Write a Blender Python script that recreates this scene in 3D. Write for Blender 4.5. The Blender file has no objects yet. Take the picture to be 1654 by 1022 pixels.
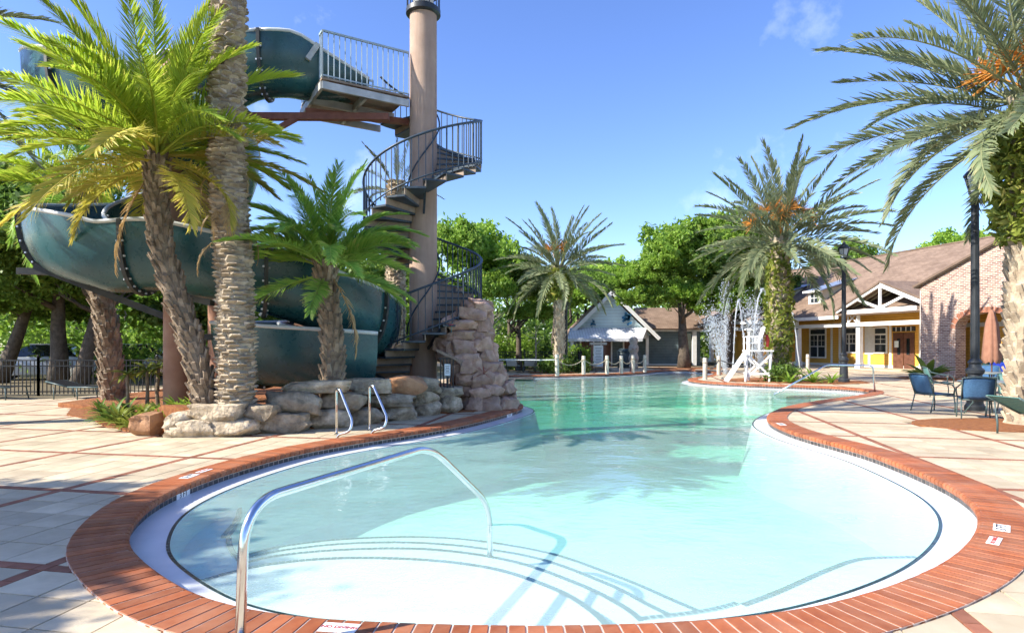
import bpy, bmesh, math, random
import numpy as np
from mathutils import Vector, Matrix, noise as mnoise
from mathutils.geometry import delaunay_2d_cdt
R = math.radians
rnd = random.Random(7)
rng = np.random.default_rng(11)
scene = bpy.context.scene
COL = scene.collection

# ------------------------------------------------------------------ camera, sky, sun, exposure
EYE = 1.5
cam = bpy.data.cameras.new('camera'); camo = bpy.data.objects.new('camera', cam); COL.objects.link(camo)
camo.location = (0, 0, EYE); camo.rotation_euler = (R(90), 0, 0)
cam.sensor_width = 36; cam.lens = 36 * 1000 / 1654; cam.shift_y = 46 / 1654
cam.clip_start = .05; cam.clip_end = 3000
scene.camera = camo
SUN_AZ = math.atan2(-.95, -.31); SUN_EL = R(36)
world = bpy.data.worlds.new('World'); scene.world = world; world.use_nodes = True
wn = world.node_tree; wn.nodes.clear()
wo = wn.nodes.new('ShaderNodeOutputWorld'); wb = wn.nodes.new('ShaderNodeBackground')
sky = wn.nodes.new('ShaderNodeTexSky'); sky.sky_type = 'NISHITA'; sky.sun_disc = False
sky.sun_elevation = SUN_EL; sky.sun_rotation = SUN_AZ % (2 * math.pi)
sky.air_density = 1.0; sky.dust_density = .3; sky.ozone_density = 4.0
tc = wn.nodes.new('ShaderNodeTexCoord')
cn = wn.nodes.new('ShaderNodeTexNoise'); cn.noise_dimensions = '4D'
cn.inputs['Scale'].default_value = 3.2; cn.inputs['Detail'].default_value = 9; cn.inputs['Roughness'].default_value = .58
cn.inputs['W'].default_value = 4.3
cr = wn.nodes.new('ShaderNodeValToRGB'); cr.color_ramp.elements[0].position = .56; cr.color_ramp.elements[1].position = .86
cr.color_ramp.elements[1].color = (.75, .75, .75, 1)
cm = wn.nodes.new('ShaderNodeMixRGB'); cm.inputs['Color2'].default_value = (9, 9.4, 10, 1)
hs = wn.nodes.new('ShaderNodeHueSaturation'); hs.inputs['Saturation'].default_value = 1.12; hs.inputs['Hue'].default_value = .515; hs.inputs['Value'].default_value = 1.12; wn.links.new(sky.outputs['Color'], hs.inputs['Color'])
cmap = wn.nodes.new('ShaderNodeMapping'); cmap.inputs['Rotation'].default_value = (R(-5.5), 0, R(17)); wn.links.new(tc.outputs['Generated'], cmap.inputs['Vector'])
wn.links.new(cmap.outputs['Vector'], cn.inputs['Vector']); wn.links.new(cn.outputs['Fac'], cr.inputs['Fac'])
wn.links.new(cr.outputs['Color'], cm.inputs['Fac']); wn.links.new(hs.outputs['Color'], cm.inputs['Color1'])
wn.links.new(cm.outputs['Color'], wb.inputs['Color']); wn.links.new(wb.outputs['Background'], wo.inputs['Surface'])
wb.inputs['Strength'].default_value = .13
sun = bpy.data.lights.new('sun', 'SUN'); sun.energy = 4.8; sun.angle = R(.5); sun.color = (1, .94, .84)
suno = bpy.data.objects.new('sun', sun); COL.objects.link(suno)
tosun = Vector((math.sin(SUN_AZ) * math.cos(SUN_EL), math.cos(SUN_AZ) * math.cos(SUN_EL), math.sin(SUN_EL)))
suno.rotation_euler = (-tosun).to_track_quat('-Z', 'Y').to_euler(); suno.location = tosun * 60
scene.view_settings.view_transform = 'Standard'; scene.view_settings.look = 'None'
scene.view_settings.exposure = 1.05; scene.view_settings.gamma = 1
scene.render.engine = 'CYCLES'
scene.cycles.use_denoising = True
scene.cycles.max_bounces = 6; scene.cycles.transparent_max_bounces = 14
scene.cycles.use_adaptive_sampling = True; scene.cycles.adaptive_threshold = .03
scene.cycles.diffuse_bounces = 2; scene.cycles.glossy_bounces = 2; scene.cycles.transmission_bounces = 3
scene.cycles.sample_clamp_indirect = 6; scene.cycles.caustics_reflective = False; scene.cycles.caustics_refractive = False

def G(px, py, z=0.0):
    Y = (EYE - z) * 1000 / (py - 557); return Vector(((px - 827) / 1000 * Y, Y, z))
def P(px, py, Y):
    return Vector(((px - 827) / 1000 * Y, Y, EYE + (557 - py) / 1000 * Y))

# ------------------------------------------------------------------ materials
MATS = {}
class NT:
    def __init__(s, name):
        s.m = bpy.data.materials.new(name); s.m.use_nodes = True; s.t = s.m.node_tree; s.n = s.t.nodes
        s.n.clear(); s.out = s.n.new('ShaderNodeOutputMaterial'); MATS[name] = s.m
    def new(s, t, **kw):
        n = s.n.new(t)
        for k, v in kw.items():
            if k in n.inputs: n.inputs[k].default_value = v
            else: setattr(n, k, v)
        return n
    def link(s, a, b): s.t.links.new(a, b)
    def coord(s, kind='Object', scale=None):
        c = s.new('ShaderNodeTexCoord'); o = c.outputs[kind]
        if scale:
            mp = s.new('ShaderNodeMapping'); mp.inputs['Scale'].default_value = scale; s.link(o, mp.inputs['Vector']); o = mp.outputs['Vector']
        return o
    def noise(s, scale, detail=4, rough=.55, vec=None):
        n = s.new('ShaderNodeTexNoise'); n.inputs['Scale'].default_value = scale; n.inputs['Detail'].default_value = detail; n.inputs['Roughness'].default_value = rough
        if vec is not None: s.link(vec, n.inputs['Vector'])
        return n.outputs['Fac']
    def ramp(s, fac, stops):
        r = s.new('ShaderNodeValToRGB'); e = r.color_ramp.elements
        while len(e) > 1: e.remove(e[-1])
        e[0].position = stops[0][0]; e[0].color = (*stops[0][1], 1)
        for p, c in stops[1:]:
            q = e.new(p); q.color = (*c, 1)
        s.link(fac, r.inputs['Fac']); return r.outputs['Color']
    def mix(s, fac, a, b, mode='MIX'):
        m = s.new('ShaderNodeMixRGB'); m.blend_type = mode
        for i, v in ((0, fac), (1, a), (2, b)):
            if isinstance(v, (int, float)): m.inputs[i].default_value = v
            elif isinstance(v, tuple): m.inputs[i].default_value = (*v, 1)
            else: s.link(v, m.inputs[i])
        return m.outputs[0]
    def math(s, op, a, b=0.0):
        m = s.new('ShaderNodeMath'); m.operation = op
        for i, v in ((0, a), (1, b)):
            if isinstance(v, (int, float)): m.inputs[i].default_value = v
            else: s.link(v, m.inputs[i])
        return m.outputs[0]
    def bump(s, h, strength=.4, dist=.02):
        b = s.new('ShaderNodeBump'); b.inputs['Strength'].default_value = strength; b.inputs['Distance'].default_value = dist
        s.link(h, b.inputs['Height']); return b.outputs['Normal']
    def principled(s, color, rough=.6, metal=0, normal=None, spec=.5, coat=0):
        p = s.new('ShaderNodeBsdfPrincipled')
        if isinstance(color, tuple): p.inputs['Base Color'].default_value = (*color, 1)
        else: s.link(color, p.inputs['Base Color'])
        if isinstance(rough, (int, float)): p.inputs['Roughness'].default_value = rough
        else: s.link(rough, p.inputs['Roughness'])
        p.inputs['Metallic'].default_value = metal; p.inputs['Specular IOR Level'].default_value = spec
        p.inputs['Coat Weight'].default_value = coat
        if normal is not None: s.link(normal, p.inputs['Normal'])
        s.link(p.outputs[0], s.out.inputs['Surface']); return p
def objrand(t):
    return t.new('ShaderNodeObjectInfo').outputs['Random']
def vcol(t, name='tint'):
    a = t.new('ShaderNodeAttribute'); a.attribute_name = name; return a.outputs['Fac']

def surf(name, c1, c2, scale=3, rough=.7, bump=.3, bscale=None, dist=.01, metal=0, spec=.4, var=0.0, geo=False, coat=0, detail=5, stain=None, stain_scale=(.8, .8, .8), stain_amt=.5):
    """two-tone noisy surface; var: extra value change from the per-piece tint attribute / object random"""
    t = NT(name); v = t.coord('Object')
    f = t.noise(scale, detail, .6, v)
    col = t.ramp(f, [(.3, c1), (.72, c2)])
    if var:
        w = t.new('ShaderNodeTexWhiteNoise'); w.noise_dimensions = '1D'
        t.link(t.math('ADD', objrand(t), vcol(t)), w.inputs['W'])
        hsv = t.new('ShaderNodeHueSaturation'); t.link(col, hsv.inputs['Color'])
        mr = t.new('ShaderNodeMapRange'); mr.inputs['To Min'].default_value = 1 - var; mr.inputs['To Max'].default_value = 1 + var
        t.link(w.outputs['Value'], mr.inputs['Value']); t.link(mr.outputs[0], hsv.inputs['Value']); col = hsv.outputs['Color']
    if stain:
        mp = t.new('ShaderNodeMapping'); mp.inputs['Scale'].default_value = stain_scale; g = t.new('ShaderNodeNewGeometry'); t.link(g.outputs['Position'], mp.inputs[0])
        sf = t.ramp(t.noise(1.0, 7, .68, mp.outputs[0]), [(.42, (0, 0, 0)), (.70, (stain_amt,) * 3)]); col = t.mix(sf, col, stain)
    nb = t.noise(bscale or scale * 12, 4, .6, v) if bump else None
    t.principled(col, rough, metal, t.bump(nb, bump, dist) if bump else None, spec, coat)
    return t.m

surf('ground_soil', (.10, .08, .045), (.20, .16, .09), .6, .95, .6, 9, .03)
surf('paver', (.50, .405, .265), (.66, .55, .385), 2.2, .85, .5, 110, .006, var=.16, detail=9, stain=(.30, .23, .15), stain_scale=(1.1, 1.1, 1.1), stain_amt=.55)
surf('paver_bed', (.17, .13, .09), (.26, .20, .14), 5, .95, .3, 60)
surf('band_brick', (.22, .08, .045), (.34, .14, .08), 6, .85, .3, 70, .004, var=.25)
surf('coping_brick', (.27, .072, .024), (.40, .125, .045), 9, .6, .4, 70, .004, var=.28, detail=8, stain=(.42, .22, .13), stain_scale=(2.5, 2.5, 2.5), stain_amt=.5)
surf('coping_mortar', (.50, .40, .33), (.62, .52, .44), 20, .9, .3, 80)
surf('plaster', (.80, .82, .82), (.87, .88, .88), 1.4, .55, .15, 30, .004)
surf('pool_floor', (.72, .84, .84), (.80, .90, .89), .8, .7, .15, 20, .004)
surf('wet_ledge', (.68, .71, .74), (.80, .82, .84), 3, .22, .1, 12, .004, spec=.6)
surf('edge_tile', (.012, .04, .05), (.03, .085, .10), 8, .25, .1, 40, .002, var=.4)
surf('wall_tile', (.035, .035, .035), (.11, .10, .095), 8, .3, .1, 40, .002, var=.5)
surf('marker_tile', (.82, .82, .80), (.88, .88, .86), 8, .35, 0)
surf('black_paint', (.012, .012, .013), (.03, .03, .03), 10, .45, .1, 30)
surf('dark_print', (.015, .015, .02), (.02, .02, .03), 10, .5, 0)
surf('red_print', (.5, .05, .04), (.6, .07, .05), 10, .5, 0)
surf('steel', (.62, .63, .64), (.72, .73, .74), 6, .16, .03, 40, metal=1)
surf('painted_rail', (.30, .38, .42), (.42, .50, .54), 6, .4, .1, 40, .003)
surf('dark_rail', (.02, .035, .05), (.05, .075, .10), 6, .42, .1, 40, .003)
surf('mulch', (.20, .065, .02), (.42, .17, .06), 14, .95, 1.0, 60, .03)
surf('tower_stucco', (.37, .255, .185), (.48, .345, .26), 2.0, .85, .5, 50, .008, stain=(.22, .15, .11), stain_scale=(3.2, 3.2, .35), stain_amt=.6)
surf('pillar_brown', (.30, .15, .09), (.40, .22, .14), 2.5, .7, .2, 40)
surf('rust_steel', (.16, .055, .035), (.26, .10, .06), 5, .7, .3, 30)
surf('slide_steel', (.03, .035, .035), (.07, .07, .065), 5, .55, .2, 30)
surf('galvanised', (.38, .38, .35), (.58, .57, .53), 4, .55, .2, 30, metal=.3)
surf('weathered_deck', (.20, .15, .11), (.36, .28, .21), 4, .85, .3, 40)
surf('slide_rim', (.52, .55, .53), (.66, .68, .66), 5, .45, .1, 30)
surf('bolt', (.55, .56, .56), (.75, .76, .76), 5, .4, 0, metal=.4)
surf('trim_white', (.74, .73, .69), (.84, .83, .80), 4, .6, .1, 40)
surf('trim_shingle_white', (.70, .69, .66), (.82, .81, .78), 4, .7, .1, 40)
surf('tan_siding', (.48, .42, .27), (.56, .50, .34), 4, .8, .2, 30)
surf('door_wood', (.09, .035, .022), (.17, .075, .045), 5, .5, .2, 40)
surf('soffit', (.20, .13, .075), (.30, .20, .12), 5, .8, .2, 40)
surf('post_wood', (.42, .38, .31), (.60, .55, .46), 6, .85, .4, 40)
surf('rope', (.34, .28, .19), (.48, .41, .30), 20, .9, .4, 90)
surf('boulder', (.20, .145, .09), (.76, .63, .45), 3.2, .9, 1.0, 11, .06, var=.30, detail=12, stain=(.10, .08, .055), stain_scale=(3.5, 3.5, 5), stain_amt=.75)
surf('boulder_warm', (.24, .11, .05), (.50, .28, .15), 2.6, .9, .8, 14, .03, var=.2, detail=8)
surf('grotto_stone', (.32, .17, .115), (.72, .50, .38), 3.5, .9, 1.0, 11, .05, var=.25, detail=12, stain=(.30, .22, .15), stain_scale=(3, 3, 5), stain_amt=.6)
surf('grotto_core', (.05, .035, .03), (.10, .07, .055), 4, .95, .5, 20)
surf('bark', (.065, .05, .036), (.17, .135, .10), 6, .95, .9, 22, .04)
surf('bark_pale', (.30, .25, .19), (.46, .40, .31), 6, .9, .4, 25, .02)
surf('palm_trunk', (.13, .085, .05), (.42, .33, .23), 5, .95, .8, 30, .02, var=.3, detail=8)
surf('palm_trunk_pale', (.24, .18, .12), (.56, .47, .34), 5, .95, .8, 30, .02, var=.3, detail=8)
surf('fruit', (.55, .20, .03), (.72, .32, .06), 9, .7, .2, 60)
surf('blue_sling', (.035, .10, .20), (.06, .15, .28), 30, .6, .3, 160, .002)
surf('green_sling', (.06, .16, .15), (.10, .23, .21), 30, .6, .3, 160, .002)
surf('chair_frame', (.05, .085, .085), (.09, .13, .13), 9, .4, .1, 40)
surf('table_top', (.16, .20, .19), (.25, .29, .28), 9, .4, .1, 40)
surf('lamp_black', (.018, .021, .025), (.04, .045, .05), 7, .42, .1, 40)
surf('umbrella_cloth', (.26, .12, .075), (.36, .18, .115), 6, .9, .3, 40)
surf('teal_door', (.008, .085, .08), (.015, .12, .11), 5, .5, .1, 30)
surf('lifeguard_white', (.78, .78, .77), (.86, .86, .85), 5, .5, .05, 30)
surf('red_foam', (.45, .03, .03), (.55, .05, .04), 5, .5, .05, 30)
surf('bin_dark', (.03, .05, .055), (.055, .08, .085), 5, .6, .1, 30)
surf('awning', (.62, .64, .66), (.76, .77, .78), 3, .8, .2, 30)
surf('notice', (.72, .78, .78), (.80, .85, .85), 9, .5, 0)
surf('gable_blue', (.42, .58, .62), (.50, .66, .70), 4, .75, .1, 30)
surf('mural_blue', (.04, .20, .42), (.08, .30, .52), 9, .7, 0)
surf('car_silver', (.50, .53, .56), (.55, .58, .60), 3, .25, 0, spec=.6, coat=.6)
surf('car_blue', (.10, .18, .30), (.13, .22, .34), 3, .25, 0, spec=.6, coat=.6)
surf('tyre', (.015, .015, .015), (.03, .03, .03), 9, .85, .1, 40)
surf('asphalt', (.05, .05, .05), (.085, .083, .08), 5, .95, .4, 60)
surf('white_plastic', (.66, .68, .68), (.76, .78, .78), 5, .5, .05, 30)
surf('terracotta', (.30, .12, .06), (.42, .18, .09), 5, .8, .2, 30)
surf('teal_pot', (.05, .16, .15), (.08, .21, .20), 5, .5, .1, 30)
surf('blue_towel', (.02, .05, .42), (.04, .08, .52), 9, .9, .3, 60)
surf('stone_carving', (.36, .31, .25), (.54, .48, .40), 7, .9, .5, 30)
surf('metal_roof', (.30, .38, .50), (.38, .46, .58), 3, .3, .05, 30, metal=.5)

def stripes(name, c1, c2, scale, axis=2, rough=.75, edge=.12, depth=.01, tint=None):
    """horizontal siding boards: colour plus board lap relief"""
    t = NT(name); v = t.coord('Object'); sp = t.new('ShaderNodeSeparateXYZ'); t.link(v, sp.inputs[0])
    z = t.math('MULTIPLY', sp.outputs[axis], scale); fr = t.math('FRACT', z)
    n = t.noise(2.5, 5, .6, v); col = t.ramp(n, [(.3, c1), (.7, c2)])
    gap = t.math('LESS_THAN', fr, edge)
    col = t.mix(t.math('MULTIPLY', gap, .55), col, (c1[0] * .3, c1[1] * .3, c1[2] * .3))
    t.principled(col, rough, 0, t.bump(fr, .8, depth)); return t.m
stripes('yellow_siding', (.70, .36, .055), (.78, .43, .08), 6.2)
stripes('blue_siding', (.55, .72, .76), (.64, .80, .83), 4.5)
stripes('grey_siding', (.10, .14, .15), (.15, .20, .21), 5.0)
stripes('striped_awning', (.62, .64, .66), (.78, .79, .80), 5.0, 0)

def shingles():
    t = NT('shingle'); v = t.coord('UV')
    b = t.new('ShaderNodeTexBrick'); t.link(v, b.inputs['Vector'])
    b.inputs['Color1'].default_value = (.15, .095, .065, 1); b.inputs['Color2'].default_value = (.29, .20, .14, 1)
    b.inputs['Mortar'].default_value = (.10, .07, .05, 1); b.inputs['Scale'].default_value = 1
    b.inputs['Brick Width'].default_value = .32; b.inputs['Row Height'].default_value = .15; b.inputs['Mortar Size'].default_value = .012
    n = t.noise(1.2, 5, .6, t.coord('Object'))
    col = t.mix(.5, b.outputs['Color'], t.ramp(n, [(.3, (.14, .09, .06)), (.7, (.30, .21, .15))]))
    t.principled(col, .92, 0, t.bump(b.outputs['Color'], .5, .02))
shingles()
def wallbrick():
    t = NT('wall_brick'); v = t.coord('UV')
    b = t.new('ShaderNodeTexBrick'); t.link(v, b.inputs['Vector'])
    b.inputs['Color1'].default_value = (.19, .085, .06, 1); b.inputs['Color2'].default_value = (.46, .30, .215, 1)
    b.inputs['Mortar'].default_value = (.52, .47, .41, 1); b.inputs['Scale'].default_value = 1
    b.inputs['Brick Width'].default_value = .22; b.inputs['Row Height'].default_value = .078; b.inputs['Mortar Size'].default_value = .011
    b.inputs['Mortar Smooth'].default_value = .2; b.inputs['Bias'].default_value = -.1
    n = t.noise(.7, 3, .6, v)
    col = t.mix(t.ramp(n, [(.5, (0, 0, 0)), (.8, (.3, .3, .3))]), b.outputs['Color'], (.66, .57, .48))
    t.principled(col, .9, 0, t.bump(b.outputs['Fac'], -.6, .01))
wallbrick()

def leafmat(name, c1, c2, trans=.45, hv=.10, rough=.5, c3=None):
    t = NT(name); f = vcol(t)
    stops = [(0, c1), (.75 if c3 else 1, c2)] + ([(1, c3)] if c3 else [])
    col = t.ramp(f, stops)
    hsv = t.new('ShaderNodeHueSaturation'); t.link(col, hsv.inputs['Color'])
    mr = t.new('ShaderNodeMapRange'); mr.inputs['To Min'].default_value = 1 - hv * 2; mr.inputs['To Max'].default_value = 1 + hv * 2
    t.link(objrand(t), mr.inputs['Value']); t.link(mr.outputs[0], hsv.inputs['Value'])
    p = t.new('ShaderNodeBsdfPrincipled'); t.link(hsv.outputs['Color'], p.inputs['Base Color']); p.inputs['Roughness'].default_value = rough
    p.inputs['Specular IOR Level'].default_value = .35
    tr = t.new('ShaderNodeBsdfTranslucent'); t.link(hsv.outputs['Color'], tr.inputs['Color'])
    mx = t.new('ShaderNodeMixShader'); mx.inputs[0].default_value = trans
    t.link(p.outputs[0], mx.inputs[1]); t.link(tr.outputs[0], mx.inputs[2]); t.link(mx.outputs[0], t.out.inputs['Surface'])
leafmat('frond_yellow', (.22, .36, .035), (.48, .58, .06), .5, .10, c3=(.74, .62, .14))
leafmat('frond_gold', (.34, .36, .05), (.62, .54, .09), .48, .10, c3=(.78, .58, .16))
leafmat('frond_green', (.16, .34, .05), (.38, .58, .10), .48, .10, c3=(.60, .58, .16))
leafmat('frond_grey', (.11, .15, .07), (.27, .31, .16), .32, .12, c3=(.42, .36, .17))
leafmat('frond_dry', (.30, .19, .08), (.46, .32, .15), .25, .12)
leafmat('leaf_oak', (.08, .17, .025), (.25, .38, .06), .45, .12, c3=(.36, .48, .09))
leafmat('leaf_bright', (.14, .27, .03), (.34, .50, .07), .48, .10, c3=(.46, .56, .11))
leafmat('leaf_dark', (.06, .12, .022), (.18, .28, .05), .42, .12, c3=(.27, .36, .08))
leafmat('leaf_shrub', (.06, .13, .02), (.19, .30, .05), .4, .12, c3=(.33, .36, .09))
leafmat('leaf_fern', (.10, .15, .02), (.30, .34, .06), .4, .10, c3=(.50, .44, .12))
leafmat('leaf_red', (.20, .03, .02), (.45, .12, .05), .3, .1)
leafmat('petal_pink', (.55, .03, .08), (.75, .08, .14), .3, .1)

def glossy_slide():
    t = NT('slide_gel'); v = t.coord('Object')
    n = t.noise(1.1, 5, .6, v)
    col = t.ramp(n, [(.3, (.014, .060, .068)), (.7, (.028, .105, .115))])
    r = t.ramp(t.noise(6, 4, .6, v), [(.3, (.24, .24, .24)), (.7, (.34, .34, .34))])
    t.principled(col, r, 0, None, .55, .0)
glossy_slide()
def water():
    t = NT('pool_water'); v = t.coord('Object')
    mp = t.new('ShaderNodeMapping'); mp.inputs['Scale'].default_value = (1, 1.0, 1); t.link(v, mp.inputs[0])
    n1 = t.noise(1.1, 3, .5, mp.outputs[0]); n2 = t.noise(4.5, 3, .5, mp.outputs[0])
    h = t.math('ADD', t.math('MULTIPLY', n1, 1.0), t.math('MULTIPLY', n2, .22))
    n3 = t.noise(13, 2, .5, mp.outputs[0]); h = t.math('ADD', h, t.math('MULTIPLY', n3, .05)); nb = t.bump(h, .36, .13)
    lw = t.new('ShaderNodeLayerWeight'); lw.inputs['Blend'].default_value = .5; t.link(nb, lw.inputs['Normal'])
    fres = t.math('ADD', t.math('MULTIPLY', t.math('POWER', lw.outputs['Facing'], 5.0), .95), .02)   # Schlick
    gl = t.new('ShaderNodeBsdfGlossy'); gl.inputs['Roughness'].default_value = .03; t.link(nb, gl.inputs['Normal'])
    tr = t.new('ShaderNodeBsdfTransparent'); tr.inputs['Color'].default_value = (.97, 1, 1, 1)
    df = t.new('ShaderNodeBsdfDiffuse'); df.inputs['Color'].default_value = (.62, .86, .78, 1)
    m1 = t.new('ShaderNodeMixShader'); m1.inputs[0].default_value = .34
    t.link(tr.outputs[0], m1.inputs[1]); t.link(df.outputs[0], m1.inputs[2])
    m2 = t.new('ShaderNodeMixShader'); t.link(fres, m2.inputs[0]); t.link(m1.outputs[0], m2.inputs[1]); t.link(gl.outputs[0], m2.inputs[2])
    t.link(m2.outputs[0], t.out.inputs['Surface'])
    va = t.new('ShaderNodeVolumeAbsorption'); va.inputs['Color'].default_value = (.26, .90, .66, 1); va.inputs['Density'].default_value = .22
    t.link(va.outputs[0], t.out.inputs['Volume'])
water()
def glass(name, col, rough=.05):
    t = NT(name); t.principled(col, rough, 0, None, .8)
glass('window_glass', (.03, .04, .05))
glass('dark_glass', (.015, .02, .022))
def spray():
    t = NT('water_spray')
    p = t.new('ShaderNodeBsdfPrincipled'); p.inputs['Base Color'].default_value = (.85, .9, .93, 1); p.inputs['Roughness'].default_value = .15
    tr = t.new('ShaderNodeBsdfTranslucent'); tr.inputs['Color'].default_value = (.85, .9, .93, 1)
    tp = t.new('ShaderNodeBsdfTransparent')
    a = t.new('ShaderNodeMixShader'); a.inputs[0].default_value = .5; t.link(p.outputs[0], a.inputs[1]); t.link(tr.outputs[0], a.inputs[2])
    b = t.new('ShaderNodeMixShader'); b.inputs[0].default_value = .25; t.link(a.outputs[0], b.inputs[1]); t.link(tp.outputs[0], b.inputs[2])
    t.link(b.outputs[0], t.out.inputs['Surface'])
spray()
def lampglass():
    t = NT('lamp_glass'); p = t.principled((.55, .6, .65), .15, 0, None, .6)
lampglass()

# ------------------------------------------------------------------ helpers
def link(name, me, parent=None, mat=None):
    o = bpy.data.objects.new(name, me); COL.objects.link(o)
    if parent is not None: o.parent = parent
    if mat and me is not None and not me.materials: me.materials.append(MATS[mat])
    return o
def tag(o, label=None, cat=None, group=None, kind=None):
    if label: o['label'] = label
    if cat: o['category'] = cat
    if group: o['group'] = group
    if kind: o['kind'] = kind
    return o
def thing(name, label, cat, loc=(0, 0, 0), rz=0, group=None):
    o = bpy.data.objects.new(name, None); COL.objects.link(o); o.location = loc; o.rotation_euler = (0, 0, rz)
    o.empty_display_size = .2
    return tag(o, label, cat, group)
def clone(root, loc=None, rz=None, label=None, parent=None):
    c = root.copy(); COL.objects.link(c)
    if parent is not None: c.parent = parent
    for ch in root.children: clone(ch, parent=c)
    if loc is not None: c.location = loc
    if rz is not None: c.rotation_euler = (0, 0, rz)
    if label: c['label'] = label
    return c

class MB:
    def __init__(s): s.v = []; s.f = []; s.uv = None; s.tint = []
    def add(s, vs, fs, tint=0.0):
        b = len(s.v); s.v += [tuple(v) for v in vs]; s.f += [tuple(i + b for i in f) for f in fs]; s.tint += [tint] * len(vs)
    def box(s, c, d, rz=0, M=None, tint=0.0):
        x, y, z = d[0] / 2, d[1] / 2, d[2] / 2
        vs = [Vector(p) for p in ((-x, -y, -z), (x, -y, -z), (x, y, -z), (-x, y, -z), (-x, -y, z), (x, -y, z), (x, y, z), (-x, y, z))]
        m = Matrix.Translation(c) @ Matrix.Rotation(rz, 4, 'Z')
        if M is not None: m = M @ m
        s.add([m @ v for v in vs], [(0, 3, 2, 1), (4, 5, 6, 7), (0, 1, 5, 4), (1, 2, 6, 5), (2, 3, 7, 6), (3, 0, 4, 7)], tint)
    def bar(s, a, b, w, h=None, tint=0.0):
        a = Vector(a); b = Vector(b); h = h or w; d = b - a; L = d.length
        if L < 1e-6: return
        q = d.to_track_quat('X', 'Z').to_matrix().to_4x4(); m = Matrix.Translation((a + b) / 2) @ q
        s.box((0, 0, 0), (L, w, h), 0, m, tint)
    def tube(s, pts, r, n=8, cap=True, tint=0.0):
        pts = [Vector(p) for p in pts]; k = len(pts); rr = r if isinstance(r, (list, tuple)) else [r] * k
        vs = []; up = None
        for i in range(k):
            d = (pts[min(i + 1, k - 1)] - pts[max(i - 1, 0)]).normalized()
            if up is None:
                up = Vector((0, 0, 1)) if abs(d.z) < .9 else Vector((1, 0, 0))
            sd = d.cross(up)
            if sd.length < 1e-5: sd = d.orthogonal()
            sd.normalize(); up = sd.cross(d).normalized()
            for j in range(n):
                a = 2 * math.pi * j / n; vs.append(pts[i] + (sd * math.cos(a) + up * math.sin(a)) * rr[i])
        fs = [(i * n + j, i * n + (j + 1) % n, (i + 1) * n + (j + 1) % n, (i + 1) * n + j) for i in range(k - 1) for j in range(n)]
        if cap: fs += [tuple(reversed(range(n))), tuple(range((k - 1) * n, k * n))]
        s.add(vs, fs, tint)
    def lathe(s, prof, n=16, c=(0, 0, 0), tint=0.0):
        vs = [(c[0] + r * math.cos(2 * math.pi * j / n), c[1] + r * math.sin(2 * math.pi * j / n), c[2] + z) for r, z in prof for j in range(n)]
        k = len(prof)
        fs = [(i * n + j, i * n + (j + 1) % n, (i + 1) * n + (j + 1) % n, (i + 1) * n + j) for i in range(k - 1) for j in range(n)]
        fs += [tuple(reversed(range(n))), tuple(range((k - 1) * n, k * n))]
        s.add(vs, fs, tint)
    def prism(s, poly, z0, z1, tint=0.0):
        """vertical prism over an XY polygon (counter-clockwise)"""
        n = len(poly)
        vs = [(p[0], p[1], z0) for p in poly] + [(p[0], p[1], z1) for p in poly]
        fs = [tuple(reversed(range(n))), tuple(range(n, 2 * n))] + [(i, (i + 1) % n, n + (i + 1) % n, n + i) for i in range(n)]
        s.add(vs, fs, tint)
    def slab(s, poly, th, tint=0.0):
        """thick sheet from a 3D polygon, thickness along its normal"""
        p = [Vector(v) for v in poly]; nrm = (p[1] - p[0]).cross(p[2] - p[0]).normalized() * th; n = len(p)
        s.add(p + [v - nrm for v in p], [tuple(range(n)), tuple(reversed(range(n, 2 * n)))] + [(i, n + i, n + (i + 1) % n, (i + 1) % n) for i in range(n)], tint)
    def mesh(s, name, mat, smooth=False):
        me = bpy.data.meshes.new(name); me.from_pydata(s.v, [], s.f)
        if any(s.tint):
            a = me.attributes.new('tint', 'FLOAT', 'POINT'); a.data.foreach_set('value', s.tint)
        if smooth: me.polygons.foreach_set('use_smooth', [True] * len(me.polygons))
        me.materials.append(MATS[mat]); me.update(); return me
    def build(s, name, mat, parent=None, smooth=False):
        return link(name, s.mesh(name, mat, smooth), parent)
def fixnormals(o):
    bm = bmesh.new(); bm.from_mesh(o.data); bmesh.ops.recalc_face_normals(bm, faces=bm.faces); bm.to_mesh(o.data); bm.free()
def autosmooth(o, ang=35):
    me = o.data; me.polygons.foreach_set('use_smooth', [True] * len(me.polygons))
    bm = bmesh.new(); bm.from_mesh(me)
    for e in bm.edges:
        if len(e.link_faces) == 2 and e.calc_face_angle(0) > R(ang): e.smooth = False
    bm.to_mesh(me); bm.free()
def quick(name, mat, parent, *boxes):
    m = MB()
    for b in boxes: m.box(*b)
    return m.build(name, mat, parent)
def bevel(o, w=.01, seg=2):
    md = o.modifiers.new('bevel', 'BEVEL'); md.width = w; md.segments = seg; md.limit_method = 'ANGLE'; return o
def quads_mesh(name, V, F, tint, mat, smooth=False):
    """numpy quads / verts to a mesh quickly"""
    me = bpy.data.meshes.new(name); nv, nf = len(V), len(F); k = F.shape[1]
    me.vertices.add(nv); me.vertices.foreach_set('co', np.asarray(V, np.float32).ravel())
    me.loops.add(nf * k); me.loops.foreach_set('vertex_index', np.asarray(F, np.int32).ravel())
    me.polygons.add(nf); me.polygons.foreach_set('loop_start', np.arange(0, nf * k, k, dtype=np.int32))
    a = me.attributes.new('tint', 'FLOAT', 'POINT'); a.data.foreach_set('value', np.asarray(tint, np.float32))
    me.materials.append(MATS[mat]); me.update(calc_edges=True); me.validate(); return me
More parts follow.
